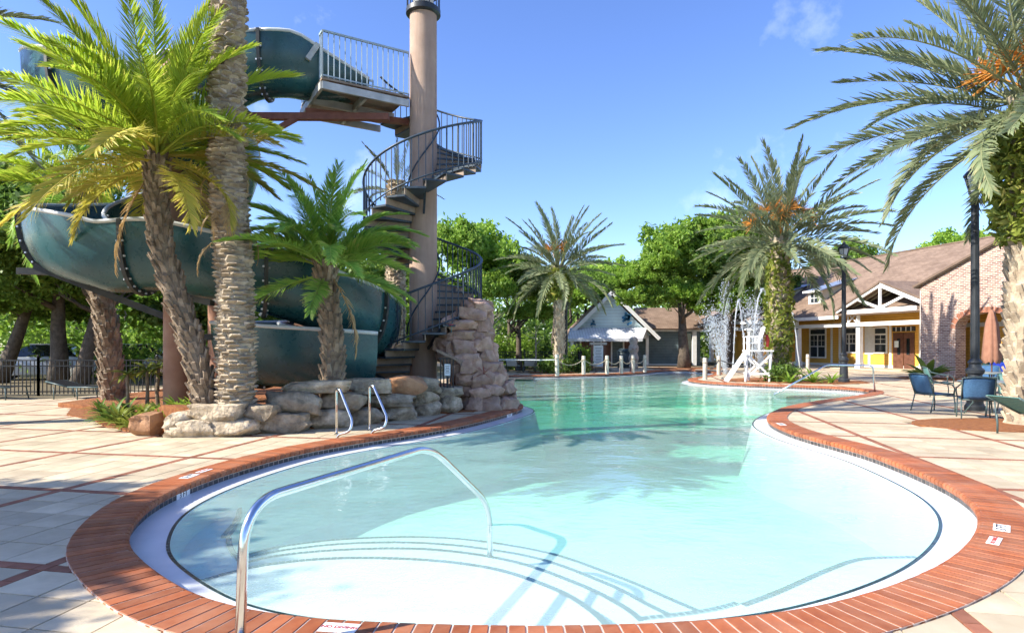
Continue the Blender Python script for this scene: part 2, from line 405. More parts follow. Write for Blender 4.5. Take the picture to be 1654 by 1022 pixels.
def planar_uv(o, ax):
    """UV in metres; ax = (origin, u vector, v vector) in the object's local frame"""
    me = o.data; uv = me.uv_layers.new(name='UVMap'); og, u, v = (Vector(a) for a in ax)
    for l in me.loops:
        p = me.vertices[l.vertex_index].co - og; uv.data[l.index].uv = (p.dot(u), p.dot(v))

# ------------------------------------------------------------------ pool outline (inner edge of the coping), clockwise seen from above
OUT = [(.57, 3.30), (-.09, 3.29), (-.59, 3.32), (-1.105, 3.38), (-1.51, 3.50), (-1.90, 3.70), (-2.24, 3.97), (-2.57, 4.28), (-2.86, 4.6), (-3.08, 4.95),
       (-3.29, 5.42), (-3.42, 5.85), (-3.49, 6.3), (-3.49, 6.85), (-3.40, 7.54), (-3.17, 8.43), (-2.88, 9.1), (-2.37, 9.87), (-1.42, 11.1), (-.66, 12.5), (.12, 14.5), (.28, 15.5),
       (.0, 16.6), (-.9, 18.2), (-1.7, 20.5), (-2.1, 24), (-2.0, 27.5), (-1.2, 29.6), (.8, 30.3), (3.2, 31.0), (5.6, 32.4), (7.4, 34.4), (8.6, 36.6), (10.2, 37.4), (11.2, 36), (10.9, 33), (9.6, 30.2),
       (8.2, 28.2), (7.6, 26.8), (7.75, 25.3), (8.5, 24.1), (9.4, 23.3), (10.4, 22.8), (11.4, 22.0), (11.85, 20.9), (11.4, 19.6), (10.2, 18.3), (8.6, 17.0), (6.86, 15.3), (5.85, 13.9), (5.25, 12.75),
       (4.98, 11.8), (4.84, 10.64), (4.90, 9.7), (4.97, 9.0), (4.95, 8.29), (4.80, 7.21), (4.62, 6.46), (4.38, 5.88), (4.09, 5.40), (3.71, 4.93), (3.30, 4.52), (2.9, 4.19), (2.48, 3.91), (2.1, 3.7), (1.7, 3.52), (1.2, 3.38)]
def smooth_closed(pts, step=.1, it=1):
    n = len(pts); res = []
    for i in range(n):
        p0, p1, p2, p3 = (np.array(pts[(i + k - 1) % n]) for k in range(4))
        for t in np.linspace(0, 1, 14, endpoint=False):
            res.append(.5 * (2 * p1 + (p2 - p0) * t + (2 * p0 - 5 * p1 + 4 * p2 - p3) * t * t + (-p0 + 3 * p1 - 3 * p2 + p3) * t ** 3))
    a = np.array(res); 
    for _ in range(4): a = (np.roll(a, 3, 0) + np.roll(a, -3, 0) + a) / 3
    d = np.r_[0, np.cumsum(np.hypot(*(np.roll(a, -1, 0) - a).T))]; L = d[-1]; k = int(L / step)
    a2 = np.vstack([a, a[:1]]); s = np.arange(k) * L / k
    return np.c_[np.interp(s, d, a2[:, 0]), np.interp(s, d, a2[:, 1])]
B = smooth_closed(OUT, .098)
T = np.roll(B, -1, 0) - np.roll(B, 1, 0); T /= np.hypot(*T.T)[:, None]
NO = np.c_[T[:, 1], -T[:, 0]]
area = .5 * np.sum(B[:, 0] * np.roll(B[:, 1], -1) - np.roll(B[:, 0], -1) * B[:, 1])
if area < 0: NO = -NO           # outward normal
NB = len(B)
def inside(pts, poly):
    x, y = pts[:, 0][:, None], pts[:, 1][:, None]; x0, y0 = poly[:, 0], poly[:, 1]; x1, y1 = np.roll(x0, -1), np.roll(y0, -1)
    c = ((y0 > y) != (y1 > y)) & (x < (x1 - x0) * (y - y0) / (y1 - y0 + 1e-12) + x0); return c.sum(1) % 2 == 1
def nearest(p):
    d = (B - np.asarray(p)); q = d[:, 0] ** 2 + d[:, 1] ** 2; i = int(q.argmin()); s = float((np.asarray(p) - B[i]) @ NO[i]); return i, s, math.sqrt(q[i])
def offset_loop(d, n=None):
    return B + NO * d
WL = -.135          # water level
LEDGE = -.118

def fill_poly(outer, holes, z, name, mat, parent=None):
    pts = [Vector(p) for p in outer]; edges = [(i, (i + 1) % len(outer)) for i in range(len(outer))]
    for h in holes:
        b = len(pts); pts += [Vector(p) for p in h]; edges += [(b + i, b + (i + 1) % len(h)) for i in range(len(h))]
    vs, es, fs, *_ = delaunay_2d_cdt(pts, edges, [], 0, 1e-5)
    c = np.array([[sum(vs[i].x for i in f) / 3, sum(vs[i].y for i in f) / 3] for f in fs])
    ok = inside(c, np.array(outer))
    for h in holes: ok &= ~inside(c, np.array(h))
    me = bpy.data.meshes.new(name); me.from_pydata([(v.x, v.y, z if not callable(z) else z(v.x, v.y)) for v in vs], [], [f for f, k in zip(fs, ok) if k])
    me.materials.append(MATS[mat]); me.update(); o = link(name, me, parent); fixnormals(o)
    return o

# ------------------------------------------------------------------ ground, deck bed
hole = [tuple(p) for p in offset_loop(.10)[::3]]
g = fill_poly([(-600, -120), (600, -120), (600, 1500), (-600, 1500)], [[(-26, -7), (34, -7), (34, 44), (-26, 44)]], -.05, 'ground', 'ground_soil'); tag(g, kind='structure')
deck = fill_poly([(-26, -7), (34, -7), (34, 44), (-26, 44)], [hole], -.016, 'pool_deck', 'paver_bed'); tag(deck, kind='structure')
lot = MB(); lot.box((-19, 40, -.045), (40, 24, .02)); lot.build('parking_lot', 'asphalt'); tag(bpy.data.objects['parking_lot'], kind='structure')

# pavers and the brick bands between them
ANG = R(-11); cu, su = math.cos(ANG), math.sin(ANG)
def uv2xy(u, v): return (cu * u - su * v, su * u + cu * v)
PITCH = 1.9; U0, V0 = 3.7, 3.5; NP = 5; BAND = .10; PS = (PITCH - BAND) / NP
BEDS = []          # polygons of planting beds where no paver lies
bedL = [(-1.75, 13.6), (-2.3, 12.6), (-2.95, 11.65), (-3.7, 10.95), (-4.5, 10.35), (-5.55, 10.15), (-6.6, 10.7), (-7.6, 11.5), (-8.4, 12.4), (-9.5, 13.2), (-10.9, 15.4), (-11.6, 20.5), (-2.6, 20.5), (-1.9, 18.0), (-.6, 16.6), (-.1, 15.6), (-.1, 14.8), (-.9, 13.9)]
bedP = [(9.6 + 1.75 * math.cos(a) - .25, 11.6 + 1.05 * math.sin(a)) for a in np.linspace(0, 2 * math.pi, 24, endpoint=False)]
bedI = [(8.9, 25.6), (9.8, 24.5), (11.2, 23.9), (12.6, 23.6), (14.0, 24.2), (14.4, 25.6), (13.6, 27.4), (12.0, 28.3), (10.2, 27.9), (9.1, 26.9)]
bedB = [(17.2, 27.0), (18.6, 26.2), (19.7, 25.6), (20.6, 26.0), (20.0, 28.6), (18.8, 29.4), (17.4, 28.6)]
bedC = [(1.0, 32.2), (3.4, 32.6), (3.9, 34.5), (.9, 34.8)]
bedO = [(8.9, 38.6), (11.0, 38.3), (13.6, 38.6), (13.8, 41.5), (8.8, 41.5)]
bedF = [(-12.5, 17.2), (-26, 18.2), (-26, 44), (-12.5, 44)]
bedG = [(-6, 35.5), (6, 35.5), (6, 44), (-6, 44)]
BEDS = [np.array(p) for p in (bedL, bedP, bedI, bedB, bedC, bedO, bedF, bedG)]
def clip_half(poly, q, n):
    res = []; m = len(poly)
    for i in range(m):
        a, b = poly[i], poly[(i + 1) % m]; da = (a[0] - q[0]) * n[0] + (a[1] - q[1]) * n[1]; db = (b[0] - q[0]) * n[0] + (b[1] - q[1]) * n[1]
        if da >= 0: res.append(a)
        if (da >= 0) != (db >= 0):
            t = da / (da - db); res.append((a[0] + (b[0] - a[0]) * t, a[1] + (b[1] - a[1]) * t))
    return res
def cells():
    for i in range(-16, 17):
        for j in range(-6, 22):
            u, v = U0 + i * PITCH, V0 + j * PITCH
            cx, cy = uv2xy(u + PITCH / 2, v + PITCH / 2)
            if cy < -3 or cy > 42 or abs(cx) > .95 * max(cy, 0) + 4.5: continue
            for a in range(NP):
                for b in range(NP):
                    yield 'p', u + BAND / 2 + a * PS, v + BAND / 2 + b * PS, PS, PS
            for k in range(9):
                w = (PITCH - BAND) / 9
                yield 'b', u - BAND / 2, v + BAND / 2 + k * w, BAND, w
                yield 'b', u + BAND / 2 + k * w, v - BAND / 2, w, BAND
            yield 'b', u - BAND / 2, v - BAND / 2, BAND, BAND
def facing_area(poly):
    c = np.mean(poly, 0); d = math.hypot(c[0], c[1])
    if c[1] < 1.2: return 0
    px = 827 + c[0] / c[1] * 1000; py = 557 + 1500 / c[1]
    if px < -20 or px > 1674 or py > 1050: return 0
    return 1.0 / c[1] ** 3
allc = []
for kind, u, v, du, dv in cells():
    gp = .0065 if kind == 'p' else .004
    poly = [uv2xy(u + gp, v + gp), uv2xy(u + du - gp, v + gp), uv2xy(u + du - gp, v + dv - gp), uv2xy(u + gp, v + dv - gp)]
    c = np.mean(poly, 0)
    i, s, d = nearest(c)
    ins = s < 0 and d < 3 or False
    if d < 1.0:
        poly = clip_half(poly, B[i] + NO[i] * .20, NO[i])
        if len(poly) < 3: continue
    elif inside(c[None], B)[0]: continue
    if any(inside(c[None], bd)[0] for bd in BEDS): continue
    allc.append((facing_area(poly), kind, poly))
for kind, nm, mat, z, n_own in (('p', 'paver', 'paver', 0.0, 300), ('b', 'brick', 'band_brick', .001, 150)):
    L = sorted([c for c in allc if c[1] == kind], key=lambda c: -c[0]); rest = MB()
    for k, (w, _, poly) in enumerate(L):
        dz = z + rnd.uniform(-.0015, .0015); tv = rnd.random()
        if k < n_own and w > 0:
            m = MB(); c = np.mean(poly, 0); m.prism([(p[0] - c[0], p[1] - c[1]) for p in poly], -.04, 0, 0)
            o = m.build(nm, mat, deck); o.location = (c[0], c[1], dz)
        else: rest.prism(poly, -.03, dz, tv)
    tag(rest.build('paving_remainder' if kind == 'p' else 'brick_band_remainder', mat, deck), kind='stuff')
for nm, poly, zz in (('mulch_bed', bedP, .012), ('mulch_bed', bedI, .012), ('mulch_bed', bedB, .012), ('mulch_bed', bedC, .012), ('mulch_bed', bedO, .012), ('mulch_bed', bedF, -.006), ('mulch_bed', bedG, -.006)):
    m = MB(); m.prism(poly, -.03, zz); o = m.build(nm, 'mulch' if poly is not bedF and poly is not bedG else 'ground_soil'); fixnormals(o); tag(o, kind='structure')

# ------------------------------------------------------------------ coping bricks, tile wall, ledge, basin, water
coping = thing('pool_coping', None, None); tag(coping, kind='structure')
CW = .375
m = MB()
for i in range(NB):
    j = (i + 1) % NB
    a0, a1, b0, b1 = B[i] + NO[i] * .012, B[i] + NO[i] * CW, B[j] + NO[j] * .012, B[j] + NO[j] * CW
    m.add([(*a0, -.07), (*a1, -.07), (*b1, -.07), (*b0, -.07), (*a0, .0105), (*a1, .0105), (*b1, .0105), (*b0, .0105)], [(4, 5, 6, 7), (0, 4, 7, 3), (1, 2, 6, 5)])
o = m.build('mortar_bed', 'coping_mortar', coping); fixnormals(o)
def copbrick(i, org):
    j = (i + 1) % NB; t = .07
    a = B[i] * (1 - t) + B[j] * t; b = B[i] * t + B[j] * (1 - t); na, nb = NO[i], NO[j]
    pr = [(-.012, -.055), (-.022, -.02), (-.018, .002), (.0, .012), (.03, .0145), (CW - .006, .0145), (CW, .009), (CW, -.05)]   # bullnose profile
    vs = [(a[0] + na[0] * d - org[0], a[1] + na[1] * d - org[1], z) for d, z in pr] + [(b[0] + nb[0] * d - org[0], b[1] + nb[1] * d - org[1], z) for d, z in pr]
    k = len(pr); fs = [(q, q + 1, k + q + 1, k + q) for q in range(k - 1)] + [tuple(range(k)), tuple(range(2 * k - 1, k - 1, -1))]
    if area > 0: fs = [tuple(reversed(f)) for f in fs]
    return vs, fs
order = sorted(range(NB), key=lambda i: (B[i][1] if 0 < B[i][1] and abs(B[i][0]) < .9 * B[i][1] + .5 else 99))
rest = MB(); own = set(order[:300])
for i in range(NB):
    if i in own:
        vs, fs = copbrick(i, B[i]); mb = MB(); mb.add(vs, fs); o = mb.build('brick', 'coping_brick', coping); o.location = (B[i][0], B[i][1], rnd.uniform(-.0012, .0012)); fixnormals(o)
    else:
        vs, fs = copbrick(i, (0, 0)); rest.add(vs, fs, rnd.random())
o = rest.build('brick_remainder', 'coping_brick', coping); fixnormals(o); tag(o, kind='stuff')

basin = thing('pool_basin', None, None); tag(basin, kind='structure')
til = MB(); bk = MB()
for i in range(NB):
    j = (i + 1) % NB; n = NO[i]
    for (za, zb) in ((-.062, -.014 - .045), (-.118, -.066)):
        za, zb = (-.066, -.052) if zb > -.06 else (-.125, -.07)
        p0 = B[i] * .94 + B[j] * .06; p1 = B[i] * .06 + B[j] * .94; e = .014
        q = [(p0[0] + n[0] * e, p0[1] + n[1] * e), (p1[0] + n[0] * e, p1[1] + n[1] * e)]
        til.add([(*q[0], za), (*q[1], za), (*q[1], zb), (*q[0], zb)], [(0, 1, 2, 3)], rnd.random())
    b0 = B[i] + NO[i] * .018; b1 = B[j] + NO[j] * .018
    bk.add([(*b0, -.16), (*b1, -.16), (*b1, -.04), (*b0, -.04)], [(0, 1, 2, 3)])
o = til.build('waterline_tile', 'wall_tile', basin); tag(o, kind='stuff')
bk.build('tile_grout', 'coping_mortar', basin)
LW = .27
def depth(x, y):
    """floor level"""
    d = max(0., min(1., (y - 4.5) / 9)); base = -.80 - .42 * d
    if y > 27: base = base * max(0.0, 1 - (y - 27) / 9.0) - .16 * min(1, (y - 27) / 9.)
    return base
led = MB(); edge = MB(); wall = MB(); 
IN = [B[i] - NO[i] * LW for i in range(NB)]; IN2 = [B[i] - NO[i] * (LW + .03) for i in range(NB)]
for i in range(NB):
    j = (i + 1) % NB; a, b = B[i] + NO[i] * .02, B[j] + NO[j] * .02
    led.add([(*a, LEDGE), (*b, LEDGE), (*IN[j], LEDGE - .012), (*IN[i], LEDGE - .012)], [(0, 1, 2, 3)])
    if i % 1 == 0:
        e0, e1 = np.array(IN[i]) * .97 + np.array(IN[j]) * .03, np.array(IN[i]) * .03 + np.array(IN[j]) * .97
        f0, f1 = e0 - NO[i] * .03, e1 - NO[j] * .03
        edge.add([(*e0, LEDGE - .010), (*e1, LEDGE - .010), (*f1, LEDGE - .014), (*f0, LEDGE - .014)], [(0, 1, 2, 3)], rnd.random())
    wall.add([(*IN2[i], LEDGE - .012), (*IN2[j], LEDGE - .012), (*(B[j] - NO[j] * (LW + .36)), -1.5), (*(B[i] - NO[i] * (LW + .36)), -1.5)], [(0, 1, 2, 3)])
led.build('rim_ledge', 'wet_ledge', basin, True)
tag(edge.build('edge_tile', 'edge_tile', basin), kind='stuff')
wall.build('basin_wall', 'pool_floor', basin, True)
fl = [tuple(B[i] - NO[i] * (LW - .05)) for i in range(0, NB, 4)]
xs = np.arange(-4, 13, .8); ys = np.arange(3.2, 38, .8); gx = np.array([(x, y) for x in xs for y in ys]); gx = gx[inside(gx, B - NO * .6)]
def fill_with_points(outer, extra, zf, name, mat, parent):
    pts = [Vector(p) for p in outer] + [Vector(p) for p in extra]; edges = [(i, (i + 1) % len(outer)) for i in range(len(outer))]
    vs, es, fs, *_ = delaunay_2d_cdt(pts, edges, [], 0, 1e-5)
    c = np.array([[sum(vs[i].x for i in f) / 3, sum(vs[i].y for i in f) / 3] for f in fs]); ok = inside(c, np.array(outer))
    me = bpy.data.meshes.new(name); me.from_pydata([(v.x, v.y, zf(v.x, v.y)) for v in vs], [], [f for f, k in zip(fs, ok) if k]); me.materials.append(MATS[mat]); me.update()
    o = link(name, me, parent); fixnormals(o); me.polygons.foreach_set('use_smooth', [True] * len(me.polygons)); return o
fill_with_points(fl, [tuple(p) for p in gx], depth, 'basin_floor', 'pool_floor', basin)

def curve2(pts, n=10):
    res = []; k = len(pts)
    for i in range(k - 1):
        p0, p1, p2, p3 = (np.array(pts[min(max(i + q - 1, 0), k - 1)], float) for q in range(4))
        for t in np.linspace(0, 1, n, endpoint=False):
            res.append(tuple(.5 * (2 * p1 + (p2 - p0) * t + (2 * p0 - 5 * p1 + 4 * p2 - p3) * t * t + (-p0 + 3 * p1 - 3 * p2 + p3) * t ** 3)))
    res.append(tuple(float(v) for v in pts[-1])); return res
def pool_step(px, z, extra, name='step', mat='plaster'):
    """step whose front edge runs through photo points px on the plane z; extra closes it behind the rim"""
    pts = [(G(a, b, z).x, G(a, b, z).y) for a, b in px]; c = curve2(pts, 12); poly = c + extra
    a2 = sum(poly[i][0] * poly[(i + 1) % len(poly)][1] - poly[(i + 1) % len(poly)][0] * poly[i][1] for i in range(len(poly)))
    if a2 < 0: poly = poly[::-1]
    m = MB(); m.prism(poly, -1.3, z); o = m.build(name, mat, basin); fixnormals(o)
    # tile trim along the edge: one row of small tiles
    tm = MB(); cc = np.array(c); d = np.r_[0, np.cumsum(np.hypot(*np.diff(cc, axis=0).T))]; L = d[-1]; n = int(L / .052)
    q = np.c_[np.interp(np.linspace(0, L, n + 1), d, cc[:, 0]), np.interp(np.linspace(0, L, n + 1), d, cc[:, 1])]
    cen = np.mean(poly, 0)
    for i in range(n):
        t = q[i + 1] - q[i]; t /= np.hypot(*t); nn = np.array((t[1], -t[0]))
        if nn @ (cen - q[i]) < 0: nn = -nn
        a, b = q[i] + t * .003, q[i + 1] - t * .003
        tm.add([(*a, z + .004), (*b, z + .004), (*(b + nn * .05), z + .004), (*(a + nn * .05), z + .004), (*(a - nn * .004), z - .05), (*(b - nn * .004), z - .05), (*(a - nn * .004), z + .004), (*(b - nn * .004), z + .004)],
               [(0, 1, 2, 3), (4, 5, 7, 6)], rnd.random())
    tag(tm.build('step_tile', 'edge_tile', basin), kind='stuff')
near = [(1.3, 3.5), (.4, 3.42), (-.6, 3.46), (-1.4, 3.65), (-2.1, 4.05)]
pool_step([(318, 938), (420, 912), (540, 900), (680, 902), (800, 917), (900, 950), (960, 985), (990, 1014)], -.30, [(.55, 3.45), (-.3, 3.42), (-1.2, 3.6), (-1.95, 4.05)])
pool_step([(330, 930), (430, 899), (560, 886), (700, 886), (830, 905), (940, 943), (1010, 978), (1042, 1002)], -.42, [(.85, 3.45), (-.3, 3.45), (-1.2, 3.6), (-2.0, 4.1)])
pool_step([(350, 915), (440, 890), (570, 876), (710, 877), (860, 898), (980, 940), (1050, 975), (1085, 992)], -.54, [(1.0, 3.5), (-.3, 3.45), (-1.2, 3.6), (-2.0, 4.1)])
pool_step([(370, 905), (450, 882), (580, 868), (730, 868), (880, 890), (1000, 930), (1090, 968), (1130, 985)], -.66, [(1.2, 3.55), (-.3, 3.45), (-1.2, 3.6), (-2.0, 4.1)])
pool_step([(338, 806), (372, 808), (390, 820), (384, 842), (366, 866), (370, 890), (394, 916)], -.36, [(-2.3, 4.3), (-2.9, 4.85), (-3.2, 5.6), (-3.3, 6.1), (-3.3, 6.7)], 'bench')
pool_step([(1478, 898), (1390, 901), (1330, 920), (1250, 955), (1160, 985), (1040, 1001)], -.34, [(.9, 3.45), (1.6, 3.62), (2.4, 4.0), (3.1, 4.5), (3.5, 4.9)], 'bench')
pool_step([(1270, 640), (1330, 637), (1385, 632)], -.30, [(11.6, 20.6), (11.5, 21.2), (10.4, 22.4)], 'step')

wat = fill_poly([tuple(p) for p in (B - NO * (LW + .012))[::2]], [], WL, 'pool_water', 'pool_water')
bm = bmesh.new(); bm.from_mesh(wat.data)
r_ = bmesh.ops.extrude_face_region(bm, geom=bm.faces[:]); bmesh.ops.translate(bm, vec=(0, 0, -2.2), verts=[v for v in r_['geom'] if isinstance(v, bmesh.types.BMVert)])
bmesh.ops.recalc_face_normals(bm, faces=bm.faces); bm.to_mesh(wat.data); bm.free(); tag(wat, kind='structure')

# depth markers: tiles in the coping and in the waterline
def text_part(s, size, mat, parent, M, name='lettering', depth_=.0015, align='CENTER'):
    cu_ = bpy.data.curves.new(name, 'FONT'); cu_.body = s; cu_.size = size; cu_.extrude = depth_; cu_.align_x = align; cu_.align_y = 'CENTER'
    o = bpy.data.objects.new(name, cu_); COL.objects.link(o); bpy.context.view_layer.update()
    me = bpy.data.meshes.new_from_object(o); bpy.data.objects.remove(o); me.materials.clear(); me.materials.append(MATS[mat])
    q = link(name, me, parent); q.matrix_local = M; return q
def marker(px, py, s, w=.30, h=.14, up=None, mat='dark_print', vertical=False, sz=.13):
    p = G(px, py); i, sd, d = nearest((p.x, p.y)); n = Vector((*NO[i], 0)); t = Vector((-n.y, n.x, 0))
    if t.x < 0: t = -t
    if vertical:
        c = Vector((*B[i], 0)) - n * .004 + n * .01; c.z = -.088; X = t; Y = Vector((0, 0, 1)); Z = -n
        if X.cross(Y).dot(Z) < 0: X = -X
    else:
        c = Vector((p.x, p.y, .0165)); X = t; Z = Vector((0, 0, 1)); Y = Z.cross(X)
    M = Matrix.Translation(c) @ Matrix((X, Y, Z)).transposed().to_4x4()
    e = bpy.data.objects.new('depth_marker', None); 
    m = MB(); m.box((0, 0, 0), (w, h, .004)); o = m.build('depth_marker', 'marker_tile', coping); o.matrix_local = M
    text_part(s, sz, mat, o, Matrix.Translation((0, 0, .003)))
marker(311, 786, '3 FT', .26, .075, vertical=True, sz=.085)
marker(823, 664, '4 FT', .34, .075, vertical=True, sz=.085)
marker(1618, 855, '3 FT', .22, .11, sz=.10)
marker(1606, 876, 'NO DIVING', .22, .08, mat='red_print', sz=.04)
marker(306, 771, '3 FT', .22, .11, sz=.10)
marker(330, 762, 'NO DIVING', .22, .08, mat='red_print', sz=.04)
marker(1262, 686, '4 FT', .30, .12, sz=.1)
marker(548, 1018, 'NO DIVING', .20, .10, mat='red_print', sz=.038)

# ------------------------------------------------------------------ boulders: retaining wall of the raised bed
def boulder_mesh(d, seed, mat, rough=.10, sub=3, sq=.62):
    bm = bmesh.new(); bmesh.ops.create_cube(bm, size=2); bmesh.ops.subdivide_edges(bm, edges=bm.edges[:], cuts=sub, use_grid_fill=True)
    off = Vector((seed * 7.31, seed * 3.77, seed * 1.93)); rr = random.Random(seed)
    cuts = [(Vector((rr.gauss(0, 1), rr.gauss(0, 1), rr.gauss(0, 1))).normalized(), rr.uniform(.88, 1.12)) for _ in range(11)]
    for v in bm.verts:
        p = v.co.copy(); s = p.normalized() * 1.22; p = p * sq + s * (1 - sq)
        n = mnoise.noise(p * .9 + off) * 2.0 * rough + mnoise.noise(p * 2.1 + off) * rough * 1.3 - abs(mnoise.noise(p * 3.1 + off * 2)) * rough * 1.1 + mnoise.noise(p * 6 + off) * rough * .5
        p = p * (1 + n)
        for cn_, cd_ in cuts:
            q_ = p.dot(cn_) - cd_
            if q_ > 0: p = p - cn_ * q_ * .92
        v.co = Vector((p.x * d[0] / 2, p.y * d[1] / 2, p.z * d[2] / 2))
    for e in bm.edges:
        if len(e.link_faces) == 2 and e.calc_face_angle(0) > R(32): e.smooth = False
    me = bpy.data.meshes.new('boulder'); bm.to_mesh(me); bm.free(); me.materials.append(MATS[mat])
    me.polygons.foreach_set('use_smooth', [True] * len(me.polygons)); return me
def bedz(x, y): return .55
m = MB(); ins = [(-1.95, 14.2), (-2.6, 12.9), (-3.2, 11.95), (-3.9, 11.25), (-4.6, 10.65), (-5.5, 10.55), (-6.3, 11.2), (-7.3, 12.2), (-8.6, 13.6), (-11.0, 15.0), (-11.2, 20.3), (-3, 20.3), (-2.2, 18), (-1.0, 16.4), (-.6, 15.2), (-1.3, 14.4)]
bed = fill_with_points(ins, [], lambda x, y: .42 if x > -6.4 else .10, 'planting_bed', 'mulch', None); tag(bed, kind='structure')
m = MB(); m.prism(bedL, -.05, .02); o = m.build('bed_base', 'mulch'); fixnormals(o); tag(o, kind='structure')
skirt = MB()
for i in range(len(ins)):
    a, b = ins[i], ins[(i + 1) % len(ins)]; f = lambda x: .42 if x > -6.4 else .10
    skirt.add([(*a, -.05), (*b, -.05), (*b, f(b[0])), (*a, f(a[0]))], [(0, 1, 2, 3)])
skirt.build('bed_bank', 'mulch', bed)
rw = thing('boulder_wall', 'low dry wall of stacked pale boulders around the palm bed beside the pool', 'rock wall', (-3.6, 11, 0))
WLINE = [(200, 10.2), (265, 9.93), (330, 9.95), (400, 10.1), (490, 10.7), (560, 11.3), (640, 12.2), (700, 13.3), (760, 14.0)]
rocks = [(260, 681, 343, 711, 0), (323, 678, 408, 711, 0), (405, 670, 492, 705, 0), (489, 664, 557, 698, 0), (554, 660, 612, 691, 0), (608, 656, 668, 682, 0), (663, 649, 709, 675, 0), (704, 640, 743, 669, 0),
         (264, 667, 304, 689, 1), (302, 655, 388, 683, 1), (381, 655, 441, 679, 1), (426, 635, 512, 671, 1), (507, 635, 582, 667, 1), (579, 637, 664, 658, 1), (661, 632, 706, 656, 1), (702, 626, 745, 643, 1),
         (456, 617, 558, 637, 2), (555, 612, 626, 637, 2), (619, 609, 682, 641, 3), (655, 609, 708, 636, 2), (210, 668, 245, 688, 0)]
for k, (x0, y0, x1, y1, c) in enumerate(rocks):
    xm = (x0 + x1) / 2; Y = float(np.interp(xm, [w[0] for w in WLINE], [w[1] for w in WLINE]))
    th = .55 if c == 0 else .5; Yc = Y + th / 2 + (.04, .10, .2, .12)[c]
    Yf = Yc - th * .42
    a, b = P(x0, y0, Yf), P(x1, y1, Yf)
    zt, zb = a.z, b.z
    if c == 0: zb = -.03
    d = (abs(b.x - a.x) * 1.04, th, (zt - zb) * 1.06)
    o = link('boulder', boulder_mesh(d, k + 1, 'boulder_warm' if c == 3 or k in (20,) else 'boulder', .11, 8, .80 if c != 3 else .6), rw)
    o.location = (((a.x + b.x) / 2) + 3.6, Yc - 11, (zt + zb) / 2); o.rotation_euler = (0, rnd.uniform(-.03, .03), rnd.uniform(-.05, .05) + (.35 if xm > 600 else .2 if xm > 430 else 0))

# ------------------------------------------------------------------ grotto of stacked stones by the tower
GX, GY = -.86, 15.0
gr = thing('rock_grotto', 'tall pile of reddish stacked stones rising at the pool edge beside the stair tower', 'rock grotto', (GX, GY, 0))
courses = [(640, 657, 742, 829), (624, 641, 740, 822), (603, 625, 730, 812), (585, 604, 724, 803), (566, 586, 708, 796), (549, 567, 706, 794), (533, 550, 714, 787), (515, 534, 720, 784), (500, 516, 738, 783), (485, 501, 760, 781)]
sd = 50
for ci, (y0, y1, x0, x1) in enumerate(courses):
    Yf = 14.05 + ci * .05
    za, zb = P(0, y1, Yf).z, P(0, y0, Yf).z
    if ci == 0: za = -.2
    xa, xb = P(x0, 0, Yf).x, P(x1, 0, Yf).x; cx = (xa + xb) / 2; hw = (xb - xa) / 2; hd = .95 - ci * .055
    per = 2 * math.pi * math.sqrt((hw ** 2 + hd ** 2) / 2); n = max(4, int(per / rnd.uniform(.45, .75))); ph = rnd.random() * 6
    core = MB(); core.lathe([(1, 0), (1, zb - za)], 12); o = core.build('core', 'grotto_core', gr); o.location = (cx - GX, 0, za); o.scale = (hw * .72, hd * .72, 1)
    for k in range(n):
        a = ph + 2 * math.pi * (k + rnd.uniform(-.15, .15)) / n; w = per / n * 1.08
        if math.sin(a) > .8: continue
        sd += 1
        me = boulder_mesh((w, .5, (zb - za) * rnd.uniform(1.0, 1.45)), sd, 'grotto_stone', .13, 6, .82)
        o = link('stone', me, gr); o.location = (cx + math.cos(a) * hw * .80 - GX, math.sin(a) * hd * .80, (za + zb) / 2); o.rotation_euler = (rnd.uniform(-.22, .22), rnd.uniform(-.16, .16), a + math.pi / 2 + rnd.uniform(-.3, .3)); o.location.z += rnd.uniform(-.05, .05)

# ------------------------------------------------------------------ stair tower
TX, TY = -2.22, 15.5
tw = thing('stair_tower', 'tall tan round tower with a dark spiral staircase and a high platform for the slide', 'stair tower', (TX, TY, 0))
m = MB(); m.lathe([(.345, 0), (.345, 3), (.335, 9.85)], 32); o = m.build('column', 'tower_stucco', tw, True); autosmooth(o)
m = MB(); m.lathe([(.36, 9.72), (.43, 9.75), (.43, 9.86), (.36, 9.9), (.36, 9.92)], 32); o = m.build('cap_ring', 'lamp_black', tw); autosmooth(o)
m = MB(); m.lathe([(.25, 9.92), (.25, 10.45), (.22, 10.6)], 24); m.build('lantern_drum', 'trim_white', tw, True)
m = MB()
for k in range(12):
    a = 2 * math.pi * k / 12; m.box((.405 * math.cos(a), .405 * math.sin(a), 10.08), (.022, .022, .42))
ring = [(.405 * math.cos(a), .405 * math.sin(a), 10.29) for a in np.linspace(0, 2 * math.pi, 33)]; m.tube(ring, .018, 6, False)
m.build('lantern_railing', 'lamp_black', tw)
Z0S = .86; TH0 = R(185); PITCHZ = 3.5 / (2 * math.pi); TH1 = R(185 + 683)
RS = 1.46
def sz(th): return Z0S + (th - TH0) * PITCHZ
NST = 36; dth = (TH1 - TH0) / NST
st = MB(); a0, a1 = -dth * .15, dth * 1.0
seg = [(.34 * math.cos(a), .34 * math.sin(a)) for a in (a1, a0)] + [(RS * math.cos(a), RS * math.sin(a)) for a in np.linspace(a0, a1, 4)]
st.prism(seg, -.045, 0); tread = st.mesh('tread', 'dark_rail')
rs = MB(); rs.bar((.34, 0, -.10), (RS, 0, -.10), .02, .17); riser = rs.mesh('riser', 'weathered_deck')
bl = MB(); bl.box((0, 0, .5), (.020, .020, 1.06)); balu = bl.mesh('baluster', 'dark_rail')
